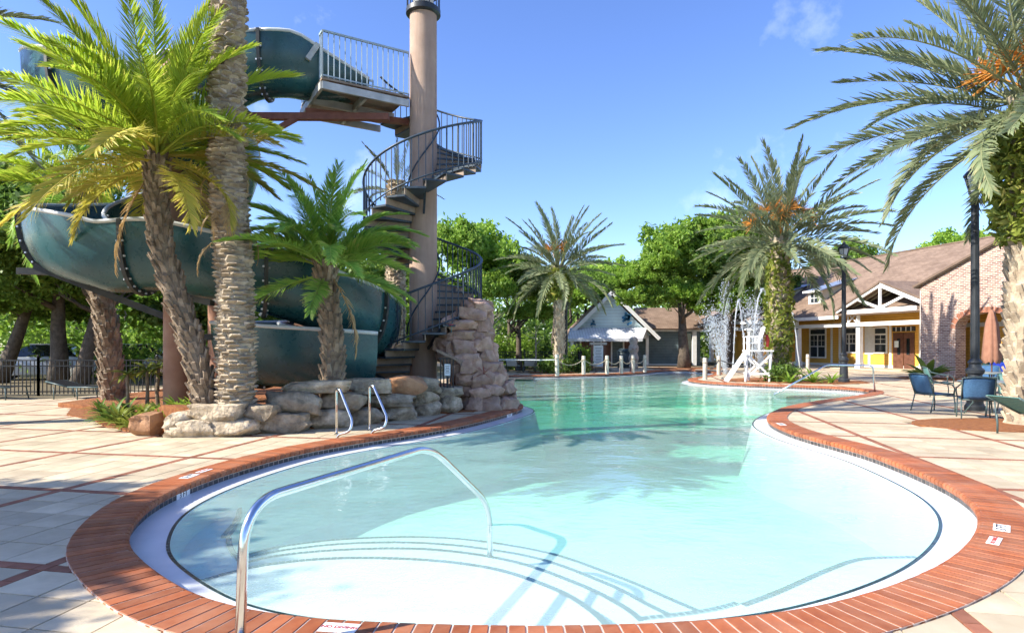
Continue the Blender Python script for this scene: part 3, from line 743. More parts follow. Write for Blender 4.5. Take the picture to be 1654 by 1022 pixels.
for k in range(NST):
    th = TH0 + k * dth; z = sz(th)
    o = link('tread', tread, tw); o.location = (0, 0, z); o.rotation_euler = (0, 0, th)
    o = link('riser', riser, tw); o.location = (0, 0, z); o.rotation_euler = (0, 0, th)
    for q in (0, .33, .67):
        t = th + q * dth; o = link('baluster', balu, tw); o.location = (RS * math.cos(t), RS * math.sin(t), sz(t)); o.rotation_euler = (0, 0, t)
ths = np.linspace(TH0, TH1, 140)
m = MB(); m.tube([(RS * math.cos(t), RS * math.sin(t), sz(t) + 1.04) for t in ths], .028, 8); m.build('handrail', 'dark_rail', tw, True)
m = MB(); m.tube([(RS * math.cos(t), RS * math.sin(t), sz(t) + .06) for t in ths], .02, 6); m.build('bottom_rail', 'dark_rail', tw, True)
m = MB(); m.tube([(.40 * math.cos(t), .40 * math.sin(t), sz(t) + .9) for t in ths], .02, 6); m.build('inner_handrail', 'dark_rail', tw, True)
for k in range(0, NST, 6):
    th = TH0 + k * dth; z = sz(th); m = MB()
    m.bar((.33 * math.cos(th), .33 * math.sin(th), z - .55), (RS * .8 * math.cos(th), RS * .8 * math.sin(th), z - .09), .05, .07); m.build('step_bracket', 'dark_rail', tw)
# high platform
PZ = 7.6; A_ = Vector((-2.55, 15.30)); B_ = Vector((-4.36, 14.2)); ex = (B_ - A_).normalized(); ey = Vector((-ex.y, ex.x)); ey = ey if ey.y > 0 else -ey
PL, PW = (B_ - A_).length, 2.1
def pf(u, v, z): q = A_ + ex * u + ey * v; return Vector((q.x - TX, q.y - TY, z))
m = MB(); m.slab([pf(0, 0, PZ), pf(PL, 0, PZ), pf(PL, PW, PZ), pf(0, PW, PZ)], .05); o = m.build('platform_deck', 'weathered_deck', tw); fixnormals(o)
for nm, a, b in (('platform_beam', (0, .0), (PL, .0)), ('platform_beam', (PL, 0), (PL, PW)), ('platform_beam', (0, PW), (PL, PW)), ('platform_beam', (PL * .5, 0), (PL * .5, PW)), ('platform_beam', (0, PW * .5), (PL, PW * .5))):
    m = MB(); m.bar(pf(*a, PZ - .14), pf(*b, PZ - .14), .07, .17); m.build(nm, 'galvanised', tw)
m = MB(); m.bar(pf(PL * 1.05, PW * .55, PZ - .4), pf(-.2, PW * .25, PZ - .4), .14, .14); m.build('platform_girder', 'rust_steel', tw)
for k in range(0):
    m = MB(); q = k * .38; m.bar(pf(.35 + q * .3, PW * .75, PZ - .12 - q), pf(.02 + q * .3, PW * .4, PZ - .12 - q), .08, .06); m.build('landing_brace', 'galvanised', tw)
def railing(pts, h=1.12, step=.125):
    for i in range(len(pts) - 1):
        a, b = pts[i], pts[i + 1]; L = (b - a).length; n = int(L / step)
        for k in range(n + 1):
            o = link('platform_baluster', balu2, tw); o.location = a + (b - a) * (k / n)
    m = MB()
    for i in range(len(pts) - 1): m.bar(pts[i] + Vector((0, 0, h)), pts[i + 1] + Vector((0, 0, h)), .045, .045)
    m.build('platform_handrail', 'painted_rail', tw)
    m = MB()
    for i in range(len(pts) - 1): m.bar(pts[i] + Vector((0, 0, .10)), pts[i + 1] + Vector((0, 0, .10)), .03, .03)
    m.build('platform_bottom_rail', 'painted_rail', tw)
bl = MB(); bl.box((0, 0, .56), (.022, .022, 1.12)); balu2 = bl.mesh('platform_baluster', 'painted_rail')
railing([pf(0, .02, PZ), pf(PL - .02, .02, PZ), pf(PL - .02, .28, PZ)])
railing([pf(PL - .02, PW - .25, PZ), pf(PL - .02, PW - .02, PZ), pf(.2, PW - .02, PZ)])
m = MB(); m.bar(pf(PL + .02, .28, PZ + .9), pf(PL + .25, .30, PZ + .5), .10, .12); m.build('slide_grab_bar', 'galvanised', tw)

# ------------------------------------------------------------------ water slide
sl = thing('water_slide', 'big dark teal spiral water slide on brown pillars behind the palms', 'water slide', (-7, 13.5, 0))
CX, CY, RC = -7.9, 13.5, 1.52
path = []
s00 = A_ + ex * (PL * .42) + ey * (PW * .5); s0 = A_ + ex * PL + ey * (PW * .5)
path += [(s00.x, s00.y, 7.63), (s0.x, s0.y, 7.48), (-5.45, 14.80, 7.44), (-6.15, 14.72, 7.34), (-6.95, 14.92, 7.14)]
for th in np.arange(100, 641, 15):
    t = R(th); path.append((CX + RC * math.cos(t), CY + RC * math.sin(t), 7.02 - (th - 100) / 360 * 3.05 if th < 560 else None))
fx = []
for p in path: fx.append(p)
zi = 7.02 - (555 - 100) / 360 * 3.05; k = 0
for i, p in enumerate(path):
    if p[2] is None: k += 1; path[i] = (p[0], p[1], zi - .055 * k * 2.0)
path += [(-6.75, 12.02, 2.55), (-5.9, 12.2, 2.38), (-5.0, 12.6, 2.12), (-4.1, 13.1, 1.80), (-3.5, 13.7, 1.5), (-3.3, 14.5, 1.20), (-3.6, 15.3, 1.05), (-4.3, 15.8, .95), (-5.1, 15.75, .88), (-5.75, 15.3, .83), (-6.05, 14.5, .78), (-5.85, 13.6, .73), (-5.3, 13.05, .67), (-4.5, 12.85, .60), (-3.7, 13.0, .54), (-3.0, 13.4, .48)]
def spline3(pts, n=8):
    res = []; k = len(pts)
    for i in range(k - 1):
        p0, p1, p2, p3 = (np.array(pts[min(max(i + q - 1, 0), k - 1)], float) for q in range(4))
        for t in np.linspace(0, 1, n, endpoint=False): res.append(.5 * (2 * p1 + (p2 - p0) * t + (2 * p0 - 5 * p1 + 4 * p2 - p3) * t * t + (-p0 + 3 * p1 - 3 * p2 + p3) * t ** 3))
    res.append(np.array(pts[-1], float)); return np.array(res)
FP = spline3(path, 8); fd = np.r_[0, np.cumsum(np.linalg.norm(np.diff(FP, axis=0), axis=1))]
FL = fd[-1]; NS = int(FL / .16); q = np.linspace(0, FL, NS + 1); FP = np.c_[[np.interp(q, fd, FP[:, i]) for i in range(3)]].T
HS = np.clip(.30 + .70 * np.linspace(0, FL, NS + 1) / 1.7, 0, 1)
FT = np.gradient(FP, axis=0); FT /= np.linalg.norm(FT, axis=1)[:, None]
SD = np.c_[FT[:, 1], -FT[:, 0], np.zeros(len(FT))]; SD /= np.linalg.norm(SD, axis=1)[:, None]
W2, H2 = .70, 1.25
prof = []          # U profile outer then inner: (side, up)
for a in np.linspace(0, math.pi, 15):
    x = -math.cos(a); 
    prof.append((math.copysign(abs(x) ** .86, x) * W2, H2 - math.sin(a) ** .80 * H2))
inn = [(x * .93, z + .06 if z < H2 * .9 else z) for x, z in prof[::-1]]
full = prof + inn
def flume(i0, i1, wide=1.0, nm='flume_section', mat='slide_gel', lo=0.0):
    m = MB(); n = len(full); vs = []
    for i in range(i0, i1 + 1):
        c, s = FP[i], SD[i]
        for x, z in full: vs.append((c[0] + s[0] * x * wide + 7, c[1] + s[1] * x * wide - 13.5, c[2] + z * HS[i] - lo))
    fs = [(i * n + j, i * n + (j + 1) % n, (i + 1) * n + (j + 1) % n, (i + 1) * n + j) for i in range(i1 - i0) for j in range(n)]
    fs += [tuple(range(n)), tuple(reversed(range((i1 - i0) * n, (i1 - i0 + 1) * n)))]
    m.add(vs, fs); o = m.build(nm, mat, sl); fixnormals(o); autosmooth(o, 50); return o
SEG = 14
for i0 in range(0, NS, SEG):
    i1 = min(i0 + SEG, NS)
    if i1 - i0 < 3: continue
    sec = flume(i0, i1)
    for sgn in (-1, 1):
        m = MB(); m.tube([FP[i] + SD[i] * (W2 - .02) * sgn + np.array((7, -13.5, H2 * HS[i])) for i in range(i0, i1 + 1)], .045, 6); m.build('rim', 'slide_rim', sec, True)
    if i0 > 0:
        # flange at the joint
        m = MB(); n = len(prof); vs = []
        for off in (-.035, .035):
            c = FP[i0] + FT[i0] * off; s = SD[i0]
            for sc in (1.0, 1.13):
                for x, z in prof: vs.append((c[0] + s[0] * x * sc + 7, c[1] + s[1] * x * sc - 13.5, c[2] + z - (.09 if sc > 1 and z < H2 * .95 else 0) * (1 - z / H2)))
        for j in range(n - 1):
            for a, b in ((0, n), (n, 3 * n), (3 * n, 2 * n), (2 * n, 0)): m.f.append((a + j, a + j + 1, b + j + 1, b + j))
        m.v = [tuple(v) for v in vs]; m.tint = [0.0] * len(vs); fg = m.build('flange', 'slide_steel', sl); fixnormals(fg)
        bo = MB()
        for j in range(0, n):
            for off in (-.05, .05):
                x, z = prof[j]; c = FP[i0] + FT[i0] * off; s = SD[i0]; p = Vector((c[0] + s[0] * x * 1.07 + 7, c[1] + s[1] * x * 1.07 - 13.5, c[2] + z - .045 * (1 - z / H2)))
                bo.box(p, (.035, .035, .035))
        tag(bo.build('bolts', 'bolt', fg), kind='stuff')
def slp(x, y, z): return (x + 7, y - 13.5, z)
for x, y, h in ((-7.0, 12.9, 7.4), (-4.75, 14.2, 2.6), (-7.55, 15.9, 5.6)):
    m = MB(); m.lathe([(.24, 0), (.24, h)], 20, slp(x, y, 0)); o = m.build('support_pillar', 'pillar_brown', sl); autosmooth(o)
arms = [((-7.0, 12.9, 2.0), (-9.4, 12.2, 3.05)), ((-7.0, 12.9, 2.95), (-9.9, 12.4, 2.98)), ((-7.0, 12.9, 2.55), (-6.0, 12.4, 2.35)), ((-7.0, 12.9, 6.0), (-8.2, 12.0, 6.0)), ((-7.0, 12.9, 5.0), (-6.2, 12.6, 5.4)), ((-7.0, 12.9, 7.1), (-6.3, 15.4, 7.1)), ((-7, 12.9, 3.9), (-6.6, 13.6, 4.6)),
        ((-6.9, 12.9, 1.65), (-4.75, 13.6, 1.72)), ((-4.75, 14.2, 1.5), (-4.2, 13.2, 1.75)), ((-4.75, 14.2, 2.3), (-3.2, 14.4, 2.9)), ((-4.75, 14.2, .9), (-5.0, 12.9, .80))]
for a, b in arms:
    m = MB(); m.bar(slp(*a), slp(*b), .11, .13); m.build('support_arm', 'slide_steel', sl)
m = MB(); m.bar(slp(-3.0, 15.1, 7.05), slp(-8.0, 14.9, 7.0), .16, .16); m.build('girder', 'rust_steel', sl)
m = MB(); m.bar(slp(-5.2, 15.0, 7.0), slp(-7.3, 14.6, 5.6), .10, .12); m.build('girder_brace', 'rust_steel', sl)

# ------------------------------------------------------------------ palms
def frond_mesh(name, L, droop, nl, ll, mat, seed, wid=.036, ragged=.15, vee=.45, age=0.0, bend=0.0, bare=.16):
    r = np.random.default_rng(seed); K = 14
    ts = np.linspace(0, 1, K); ang = -droop * ts ** 1.35; dl = L / (K - 1)
    pts = [np.zeros(3)]
    for i in range(1, K):
        a = (ang[i] + ang[i - 1]) / 2; pts.append(pts[-1] + dl * np.array((math.cos(a), bend * ts[i] ** 2 * .5, math.sin(a))))
    pts = np.array(pts); tg = np.gradient(pts, axis=0); tg /= np.linalg.norm(tg, axis=1)[:, None]
    V = []; F = []; tint = []
    # rachis: tapering three sided stalk
    for i in range(K):
        w = .028 * (1 - .85 * ts[i]) * (L / 3) ** .5 * (2.0 if i == 0 else 1); up = np.cross(np.array((0, 1., 0)), tg[i]); up = -up if up[2] < 0 else up
        for dy, du in ((-1, .5), (1, .5), (0, -.8)):
            V.append(pts[i] + np.array((0, dy * w, 0)) + up * du * w); tint.append(.8)
    for i in range(K - 1):
        for j in range(3): F.append((i * 3 + j, i * 3 + (j + 1) % 3, i * 3 + 3 + (j + 1) % 3, i * 3 + 3 + j))
    for s in (-1, 1):
        for k in range(nl):
            t = bare + (1 - bare) * (k + r.uniform(0, .8)) / nl; t = min(t, .995)
            c = np.array([np.interp(t, ts, pts[:, i]) for i in range(3)]); d = np.array([np.interp(t, ts, tg[:, i]) for i in range(3)]); d /= np.linalg.norm(d)
            side = np.array((0, s, 0.)); up = np.cross(d, np.array((0, 1., 0))); up = up if up[2] > 0 else -up; up /= np.linalg.norm(up)
            if r.random() < ragged * .5: continue
            prof_ = (math.sin(min(1, (t - bare) / .30 + .25) * math.pi / 2)) * (1 - .55 * max(0, (t - .55) / .45))
            ln = ll * prof_ * r.uniform(.8, 1.12); a = R(62) * (1 - t) + R(24) * t + r.uniform(-.14, .14); vv = vee * (1 - .5 * t) * r.uniform(.1, 1.5) + r.uniform(-.12, .12)
            dirn = d * math.cos(a) + (side * math.cos(vv) + up * math.sin(vv)) * math.sin(a); dirn /= np.linalg.norm(dirn)
            wv = np.cross(dirn, up * .7 + np.array((0, -s * .7, 0))); wv /= np.linalg.norm(wv) + 1e-6; w = wid * .5 * r.uniform(.8, 1.2)
            drop = np.array((0, 0, -1.)) * ln * (.10 + .25 * age) * r.uniform(.5, 1.6)
            b = len(V); m1 = c + dirn * ln * .5 + drop * .2; e = c + dirn * ln + drop
            V += [c - wv * w * .4, c + wv * w * .4, m1 + wv * w, m1 - wv * w, e + wv * w * .12, e - wv * w * .12]
            tv = min(1, max(0, r.normal(.42 + .3 * age, .2))); tint += [tv * .8] * 2 + [tv] * 2 + [min(1, tv + .22)] * 2
            F += [(b, b + 1, b + 2, b + 3), (b + 3, b + 2, b + 4, b + 5)]
    return quads_mesh(name, np.array(V), np.array(F), tint, mat)
def trunk_mesh(path, r0, r1, mat, boot=.10, pitch=.10, per=9, seed=1, tilt=.8, wide=1.0, crown_boots=True):
    """palm trunk along a path, covered in a spiral of leaf-base scars as wedges"""
    r = np.random.default_rng(seed); sp = spline3(path, 12); d = np.r_[0, np.cumsum(np.linalg.norm(np.diff(sp, axis=0), axis=1))]; L = d[-1]
    m = MB(); n = max(6, int(L / .12)); q = np.linspace(0, L, n + 1); C = np.c_[[np.interp(q, d, sp[:, i]) for i in range(3)]].T
    m.tube([Vector(c) for c in C], [float(r0 + (r1 - r0) * t) * (1.18 if i == 0 else 1) for i, t in enumerate(q / L)], 12)
    rows = int(L / pitch)
    for i in range(rows):
        s = (i + .3) / rows * L; c = np.array([np.interp(s, d, sp[:, k]) for k in range(3)]); c2 = np.array([np.interp(min(s + .05, L), d, sp[:, k]) for k in range(3)]); up = c2 - c
        if np.linalg.norm(up) < 1e-6: up = np.array((0, 0, 1.))
        up /= np.linalg.norm(up); rr = r0 + (r1 - r0) * s / L
        for k in range(per):
            a = 2 * math.pi * (k + .5 * (i % 2)) / per + r.uniform(-.25, .25); o = np.array((math.cos(a), math.sin(a), 0)); tn = np.array((-math.sin(a), math.cos(a), 0))
            bw = 2 * math.pi * rr / per * .62 * wide; bl = boot * r.uniform(.5, 1.6); ph = pitch * 1.15
            base = c + o * rr * .93 + up * r.uniform(-.4, .4) * pitch; s2 = r.uniform(-.02, .02)
            tip = base + o * bl * (1 - tilt * .5) + up * (ph * .55 + bl * tilt) + tn * s2
            vs = [base - tn * bw * .5 - up * ph * .35, base + tn * bw * .5 - up * ph * .35, base + tn * bw * .5 + up * ph * .45, base - tn * bw * .5 + up * ph * .45,
                  tip - tn * bw * .30, tip + tn * bw * .30, tip + tn * bw * .28 + up * .02 - o * .03, tip - tn * bw * .28 + up * .02 - o * .03]
            m.add(vs, [(0, 1, 5, 4), (1, 2, 6, 5), (2, 3, 7, 6), (3, 0, 4, 7), (4, 5, 6, 7)], r.uniform(.05, 1))
    return m.mesh('trunk', mat)
def date_palm(name, label, path, r0, r1, tmat, fr, counts, seed, boot=.1, pitch=.1, per=9, tilt=.8, size=1.0, wide=1.0, az_skip=None, group='palm trees around the pool', up_only=False):
    """fr: list of (elevation range, frond mesh list) rings from the top down; every frond is a part of its own"""
    base = Vector(path[0]); root = thing(name, label, 'palm tree', base, 0, group); r = random.Random(seed)
    rel = [tuple(np.array(p) - np.array(path[0])) for p in path]
    link('trunk', trunk_mesh(rel, r0, r1, tmat, boot, pitch, per, seed, tilt, wide), root)
    top = Vector(rel[-1]); az = r.random() * 6
    for (e0, e1, meshes), n in zip(fr, counts):
        for k in range(n):
            az += R(137.5) + r.uniform(-.18, .18)
            if az_skip and az_skip(az % (2 * math.pi)): continue
            e = R(r.uniform(e0, e1)); me = r.choice(meshes); o = link('frond', me, root)
            o.location = top + Vector((math.cos(az) * r1 * .7, math.sin(az) * r1 * .7, r.uniform(-.12, .12) - (.25 if e0 < 0 else 0)))
            o.rotation_mode = 'XYZ'
            o.rotation_euler = (Matrix.Rotation(az, 4, 'Z') @ Matrix.Rotation(-e, 4, 'Y') @ Matrix.Rotation(r.uniform(-.5, .5), 4, 'X')).to_euler()
            s = size * r.uniform(.85, 1.1); o.scale = (s, s, s)
    return root, top
FM = {}
def fset(key, L, mat, nl, ll, wid, age=0.0, n=2, droops=(.5, .9, 1.3), **kw):
    for di, dr in enumerate(droops):
        FM[key, di] = [frond_mesh('frond', L * random.Random(di * 7 + q).uniform(.92, 1.05), dr, nl, ll, mat, 100 * di + q + len(key), wid, age=age, bend=(-.35, .3, .1)[q % 3], **kw) for q in range(n)]
fset('yellow', 2.45, 'frond_yellow', 112, .46, .025, .15, 3, (.45, .85, 1.3), vee=.65, ragged=.25)
fset('gold', 2.35, 'frond_gold', 100, .44, .025, .35, 2, (.7, 1.15), vee=.6, ragged=.35)
fset('green', 1.85, 'frond_green', 96, .38, .024, .1, 3, (.6, 1.1, 1.5), vee=.5)
fset('grey', 3.6, 'frond_grey', 92, .46, .034, .05, 4, (.30, .62, .95), vee=.9, ragged=.3)
fset('greyfar', 3.3, 'frond_grey', 74, .42, .042, .05, 4, (.30, .62, .95), vee=.9, ragged=.3)
fset('dry', 1.7, 'frond_dry', 46, .32, .030, .8, 2, (.5, 1.0), ragged=.5)

# tall bare trunk that leaves the frame
TP = [(-4.70, 10.55, .35), (-4.72, 10.55, 2.5), (-4.86, 10.55, 5.2), (-4.80, 10.55, 9.2)]
p1, top = date_palm('date_palm', 'tall thick palm trunk that runs out of the top of the picture before the slide', TP, .285, .235, 'palm_trunk_pale',
    [(50, 85, FM['grey', 0]), (30, 55, FM['grey', 0])], (12, 8), 3, boot=.06, pitch=.065, per=9, tilt=-.25, wide=1.75)
for k in range(11):
    a = rnd.uniform(0, 6.28); o = link('dead_frond', rnd.choice(FM['dry', 1]), p1); zz = rnd.uniform(3.1, 4.9)
    o.location = Vector((math.cos(a) * .18 - .12, math.sin(a) * .18, zz - .35)); s = rnd.uniform(.3, .55); o.scale = (s, s, s)
    o.rotation_euler = (Matrix.Rotation(a, 4, 'Z') @ Matrix.Rotation(R(rnd.uniform(25, 60)), 4, 'Y')).to_euler()
date_palm('date_palm', 'leaning palm with a bright yellow-green feathery crown in front of the slide', [(-5.15, 10.5, .3), (-5.45, 10.5, 1.6), (-5.95, 10.5, 3.2), (-6.02, 10.5, 4.75)], .19, .16, 'palm_trunk',
    [(60, 88, FM['yellow', 0]), (35, 65, FM['yellow', 1]), (15, 40, FM['yellow', 1]), (0, 16, FM['yellow', 0] + FM['gold', 0]), (-20, 2, FM['gold', 0] + FM['gold', 1]), (-60, -30, FM['dry', 0])], (14, 18, 18, 11, 7, 2), 5, boot=.10, pitch=.115, per=8, tilt=.75, size=1.02)
date_palm('date_palm', 'short palm with a fresh green drooping crown behind the boulder wall', [(-3.42, 11.75, .4), (-3.40, 11.75, 1.6), (-3.50, 11.75, 2.4), (-3.55, 11.75, 3.1)], .20, .17, 'palm_trunk',
    [(60, 88, FM['green', 0]), (38, 66, FM['green', 1]), (18, 42, FM['green', 1]), (0, 20, FM['green', 0]), (-18, 2, FM['green', 0]), (-70, -35, FM['dry', 0])], (9, 16, 17, 9, 5, 2), 9, boot=.11, pitch=.115, per=8, tilt=.7, size=1.0)
date_palm('date_palm', 'palm with a rough brown trunk standing under the left end of the slide', [(-10.3, 16.0, 0), (-10.45, 16.0, 1.8), (-10.8, 16.0, 3.6), (-11.0, 16.0, 5.4)], .27, .20, 'palm_trunk',
    [(45, 85, FM['green', 0]), (10, 50, FM['yellow', 1]), (-30, 10, FM['green', 2]), (-70, -40, FM['dry', 1])], (8, 14, 12, 4), 13, boot=.13, pitch=.13, per=8, tilt=.8, size=1.25)
date_palm('date_palm', 'palm with a pale ringed trunk seen through the spiral stair railing', [(-3.45, 18.2, .3), (-3.42, 18.2, 3), (-3.40, 18.2, 6.3)], .30, .25, 'palm_trunk_pale',
    [(35, 80, FM['grey', 0]), (-10, 35, FM['grey', 1])], (9, 9), 17, boot=.06, pitch=.085, per=10, tilt=-.1, wide=1.4, size=.42)
date_palm('date_palm', 'palm just outside the left edge whose grey fronds reach into the top corner', [(-11.6, 11.3, 0), (-11.65, 11.3, 3.4), (-11.7, 11.3, 7.0)], .25, .22, 'palm_trunk',
    [(35, 80, FM['grey', 0]), (0, 35, FM['grey', 1]), (-35, 0, FM['grey', 2])], (8, 14, 12), 19, boot=.08, pitch=.10, size=.78)
def fruit_cluster(root, top, az, el, L, n=60):
    m = MB(); r = random.Random(int(az * 100)); d = Vector((math.cos(az) * math.cos(el), math.sin(az) * math.cos(el), math.sin(el)))
    m.tube([top, top + d * L * .5 + Vector((0, 0, .08)), top + d * L], [.025, .02, .015], 5)
    e = top + d * L
    for k in range(n):
        v = (d + Vector((r.gauss(0, .45), r.gauss(0, .45), r.gauss(-.25, .4)))).normalized() * r.uniform(.35, .7)
        m.tube([e, e + v * .55, e + v + Vector((0, 0, -.10))], [.008, .014, .007], 4, False, r.random())
    return m.build('fruit_cluster', 'fruit', root)
def leaf_cards(n, fn, size, mat, name, seed, elong=1.7, tintf=None, flat=0.0):
    """n leaf blades at positions given by fn(rng, n) -> (pos, tint); each blade a bent diamond-like quad pair"""
    r = np.random.default_rng(seed); pos, tv = fn(r, n); n = len(pos)
    d = r.normal(size=(n, 3)); d[:, 2] = d[:, 2] * (1 - flat) - .15; d /= np.linalg.norm(d, axis=1)[:, None]
    u = r.normal(size=(n, 3)); u -= (u * d).sum(1)[:, None] * d; u /= np.linalg.norm(u, axis=1)[:, None]
    s = size * r.uniform(.6, 1.3, n)[:, None]; l = s * elong
    V = np.empty((n, 4, 3)); V[:, 0] = pos - d * l * .5; V[:, 1] = pos + u * s * .42 ; V[:, 2] = pos + d * l * .5; V[:, 3] = pos - u * s * .42
    F = np.arange(n * 4).reshape(n, 4); return quads_mesh(name, V.reshape(-1, 3), F, np.repeat(np.clip(tv, 0, 1), 4), mat)
def fern_growth(root, c, h, r0, n, seed, size=.14):
    def fn(r, n):
        a = r.uniform(0, 6.283, n); z = r.uniform(0, 1, n); rad = r0 * (1.0 + .45 * np.sin(z * 3.1)) * r.uniform(.8, 1.25, n)
        return np.c_[np.cos(a) * rad, np.sin(a) * rad, z * h], r.normal(.5, .25, n)
    o = link('fern_growth', leaf_cards(n, fn, size, 'leaf_fern', 'fern_growth', seed, 2.6), root); o.location = c; return o
gf = [(62, 88, FM['grey', 0]), (38, 64, FM['grey', 0]), (15, 42, FM['grey', 1]), (-8, 20, FM['grey', 1]), (-32, -5, FM['grey', 2])]
gff = [(62, 88, FM['greyfar', 0]), (38, 64, FM['greyfar', 0]), (15, 42, FM['greyfar', 1]), (-8, 20, FM['greyfar', 1]), (-32, -5, FM['greyfar', 2])]
rp, tp = date_palm('date_palm', 'large grey-green date palm with fern-covered trunk beside the patio table', [(9.75, 11.75, 0), (9.78, 11.75, 2.5), (9.90, 11.75, 6.1)], .30, .34, 'palm_trunk_pale',
    gf, (10, 14, 16, 16, 14), 23, boot=.12, pitch=.13, per=9, tilt=.6, size=1.04)
fern_growth(rp, (.1, 0, 3.4), 2.6, .40, 2600, 41, .11)
for k in range(4): fruit_cluster(rp, tp + Vector((0, 0, .1)), R(150 + 38 * k), R(42), .7, 50)
ip, tp = date_palm('date_palm', 'full date palm with orange fruit stalks on the island behind the lifeguard chair', [(11.35, 26.3, 0), (11.35, 26.3, 3), (11.4, 26.3, 6.0)], .34, .36, 'palm_trunk_pale',
    gff, (10, 16, 18, 18, 16), 29, boot=.12, pitch=.14, per=8, tilt=.6, size=1.17)
fern_growth(ip, (0, 0, .5), 5.2, .33, 2000, 43, .12)
for k in range(8): fruit_cluster(ip, tp + Vector((0, 0, .1)), R(170 + 26 * k), R(35 + (k % 3) * 18), 1.15)
cp, tp = date_palm('date_palm', 'slender date palm behind the far pool edge left of the blue cabana', [(2.55, 33.0, 0), (2.52, 33.0, 3), (2.5, 33.0, 5.6)], .26, .28, 'palm_trunk_pale',
    gff, (8, 13, 16, 16, 12), 37, boot=.12, pitch=.16, per=8, tilt=.6, size=1.02)
for k in range(3): fruit_cluster(cp, tp + Vector((0, 0, .2)), R(200 + 45 * k), R(60), .8, 30)
fern_growth(cp, (0, 0, 3.9), 1.6, .40, 900, 44, .18)
# ------------------------------------------------------------------ broadleaf trees
def crown_mesh(name, mat, seed, n=15000, lobes=44, size=.055, low=.0, spread=.62, flat=.75):
    """unit crown (radius about 1): leaves gathered in many small clumps on uneven lobes"""
    r = np.random.default_rng(seed)
    d = r.normal(size=(lobes, 3)); d /= np.linalg.norm(d, axis=1)[:, None]; d[:, 2] = np.abs(d[:, 2]) * 1.05 - .12
    cen = d * r.uniform(.35, .95, lobes)[:, None] * np.array((1, 1, flat)); rad = r.uniform(.13, .30, lobes)
    k = 13; cl = []; ct = []
    for c, q in zip(cen, rad):
        e = r.normal(size=(k, 3)); e /= np.linalg.norm(e, axis=1)[:, None]; cl.append(c + e * q * r.uniform(.6, 1.05, k)[:, None] * np.array((1, 1, .8))); ct.append(r.normal(.45, .16, k))
    cl = np.vstack(cl); ct = np.hstack(ct)
    def fn(r, n):
        i = r.integers(0, len(cl), n); return cl[i] + r.normal(size=(n, 3)) * .050, ct[i] + r.normal(0, .14, n)
    return leaf_cards(n, fn, size, mat, name, seed + 1, 1.6)
CR = {k: [crown_mesh('crown', k, 60 + 7 * i + 31 * j, n, lb, sz_) for i in range(2)] for j, (k, n, lb, sz_) in enumerate((('leaf_oak', 17000, 46, .050), ('leaf_bright', 13000, 38, .055), ('leaf_dark', 14000, 40, .055)))}
def limb_trunk(h, r0, seed, lean=(0, 0), forks=5, spread=1.0, mat='bark', fork_at=.45, stems=1, topr=.25):
    r = random.Random(seed); m = MB()
    for s in range(stems):
        ox, oy = (r.uniform(-.15, .15), r.uniform(-.15, .15)) if stems > 1 else (0, 0)
        lx, ly = lean[0] + (r.uniform(-.5, .5) * spread if stems > 1 else 0), lean[1] + (r.uniform(-.4, .4) * spread if stems > 1 else 0)
        pts = [Vector((ox + lx * t + r.uniform(-.05, .05) * h * .15, oy + ly * t, h * t)) for t in np.linspace(0, 1, 6)]
        m.tube(pts, [r0 * 1.35, r0, r0 * .85, r0 * .7, r0 * .5, r0 * topr], 9)
        for k in range(forks):
            t = fork_at + (1 - fork_at) * k / forks * .8; b = Vector((ox + lx * t, oy + ly * t, h * t)); a = r.uniform(0, 6.28)
            e = b + Vector((math.cos(a) * spread, math.sin(a) * spread, spread * r.uniform(.5, 1.1))); md = (b + e) / 2 + Vector((r.uniform(-.15, .15), r.uniform(-.15, .15), -.12 * spread))
            rr = r0 * (.62 - .3 * t); m.tube([b, md, e], [rr, rr * .7, rr * .3], 6)
            for q in range(2):
                a2 = a + r.uniform(-1, 1); e2 = md + Vector((math.cos(a2) * spread * .7, math.sin(a2) * spread * .7, spread * r.uniform(.3, .8))); m.tube([md, e2], [rr * .45, rr * .15], 5)
    return m.mesh('trunk', mat, True)
def tree(label, x, y, h, rad, mat, seed, trunk_h=None, r0=.2, lean=(0, 0), vs=1.0, name='broadleaf_tree', bark='bark', stems=1, base=0.0, crowns=1, group='broadleaf trees behind the pool', off=(0, 0)):
    root = thing(name, label, 'tree', (x, y, base), 0, group); r = random.Random(seed)
    th = trunk_h or h - rad * .75 * vs
    link('trunk', limb_trunk(th, r0, seed, lean, 5, rad * .40, bark, .55, stems), root)
    for c in range(crowns):
        o = link('crown', CR[mat][(seed + c) % 2], root); s = rad * (1 if c == 0 else r.uniform(.6, .8)); zc = h - s * .98 * vs * .95
        a = r.random() * 6.28; dx, dy = (0, 0) if c == 0 else (math.cos(a) * rad * .7, math.sin(a) * rad * .5)
        o.location = (lean[0] + off[0] + dx, lean[1] + off[1] + dy, zc - (0 if c == 0 else rad * r.uniform(.15, .85))); o.scale = (s, s, s * vs); o.rotation_euler = (0, 0, r.random() * 6.28)
    return root
tree('live oak leaning from the far left edge behind the metal fence', -20.3, 24.5, 8.6, 4.2, 'leaf_oak', 1, 4.8, .26, (1.6, .3), .85, crowns=4)
tree('dark straight-trunked oak behind the fence just left of the rough-trunked palm', -17.6, 24.0, 9.0, 3.6, 'leaf_dark', 2, 5.2, .30, (.1, 0), .9, crowns=4)
tree('forked dark oak behind the fence beside the rough-trunked palm', -16.4, 23.5, 7.6, 3.0, 'leaf_oak', 3, 4.4, .26, (.9, .2), .9, crowns=4)
tree('oak with low leaves seen below the slide behind the brown pillar', -13.2, 27.5, 7.2, 3.4, 'leaf_dark', 4, 3.6, .24, (0, 0), .9, crowns=4)
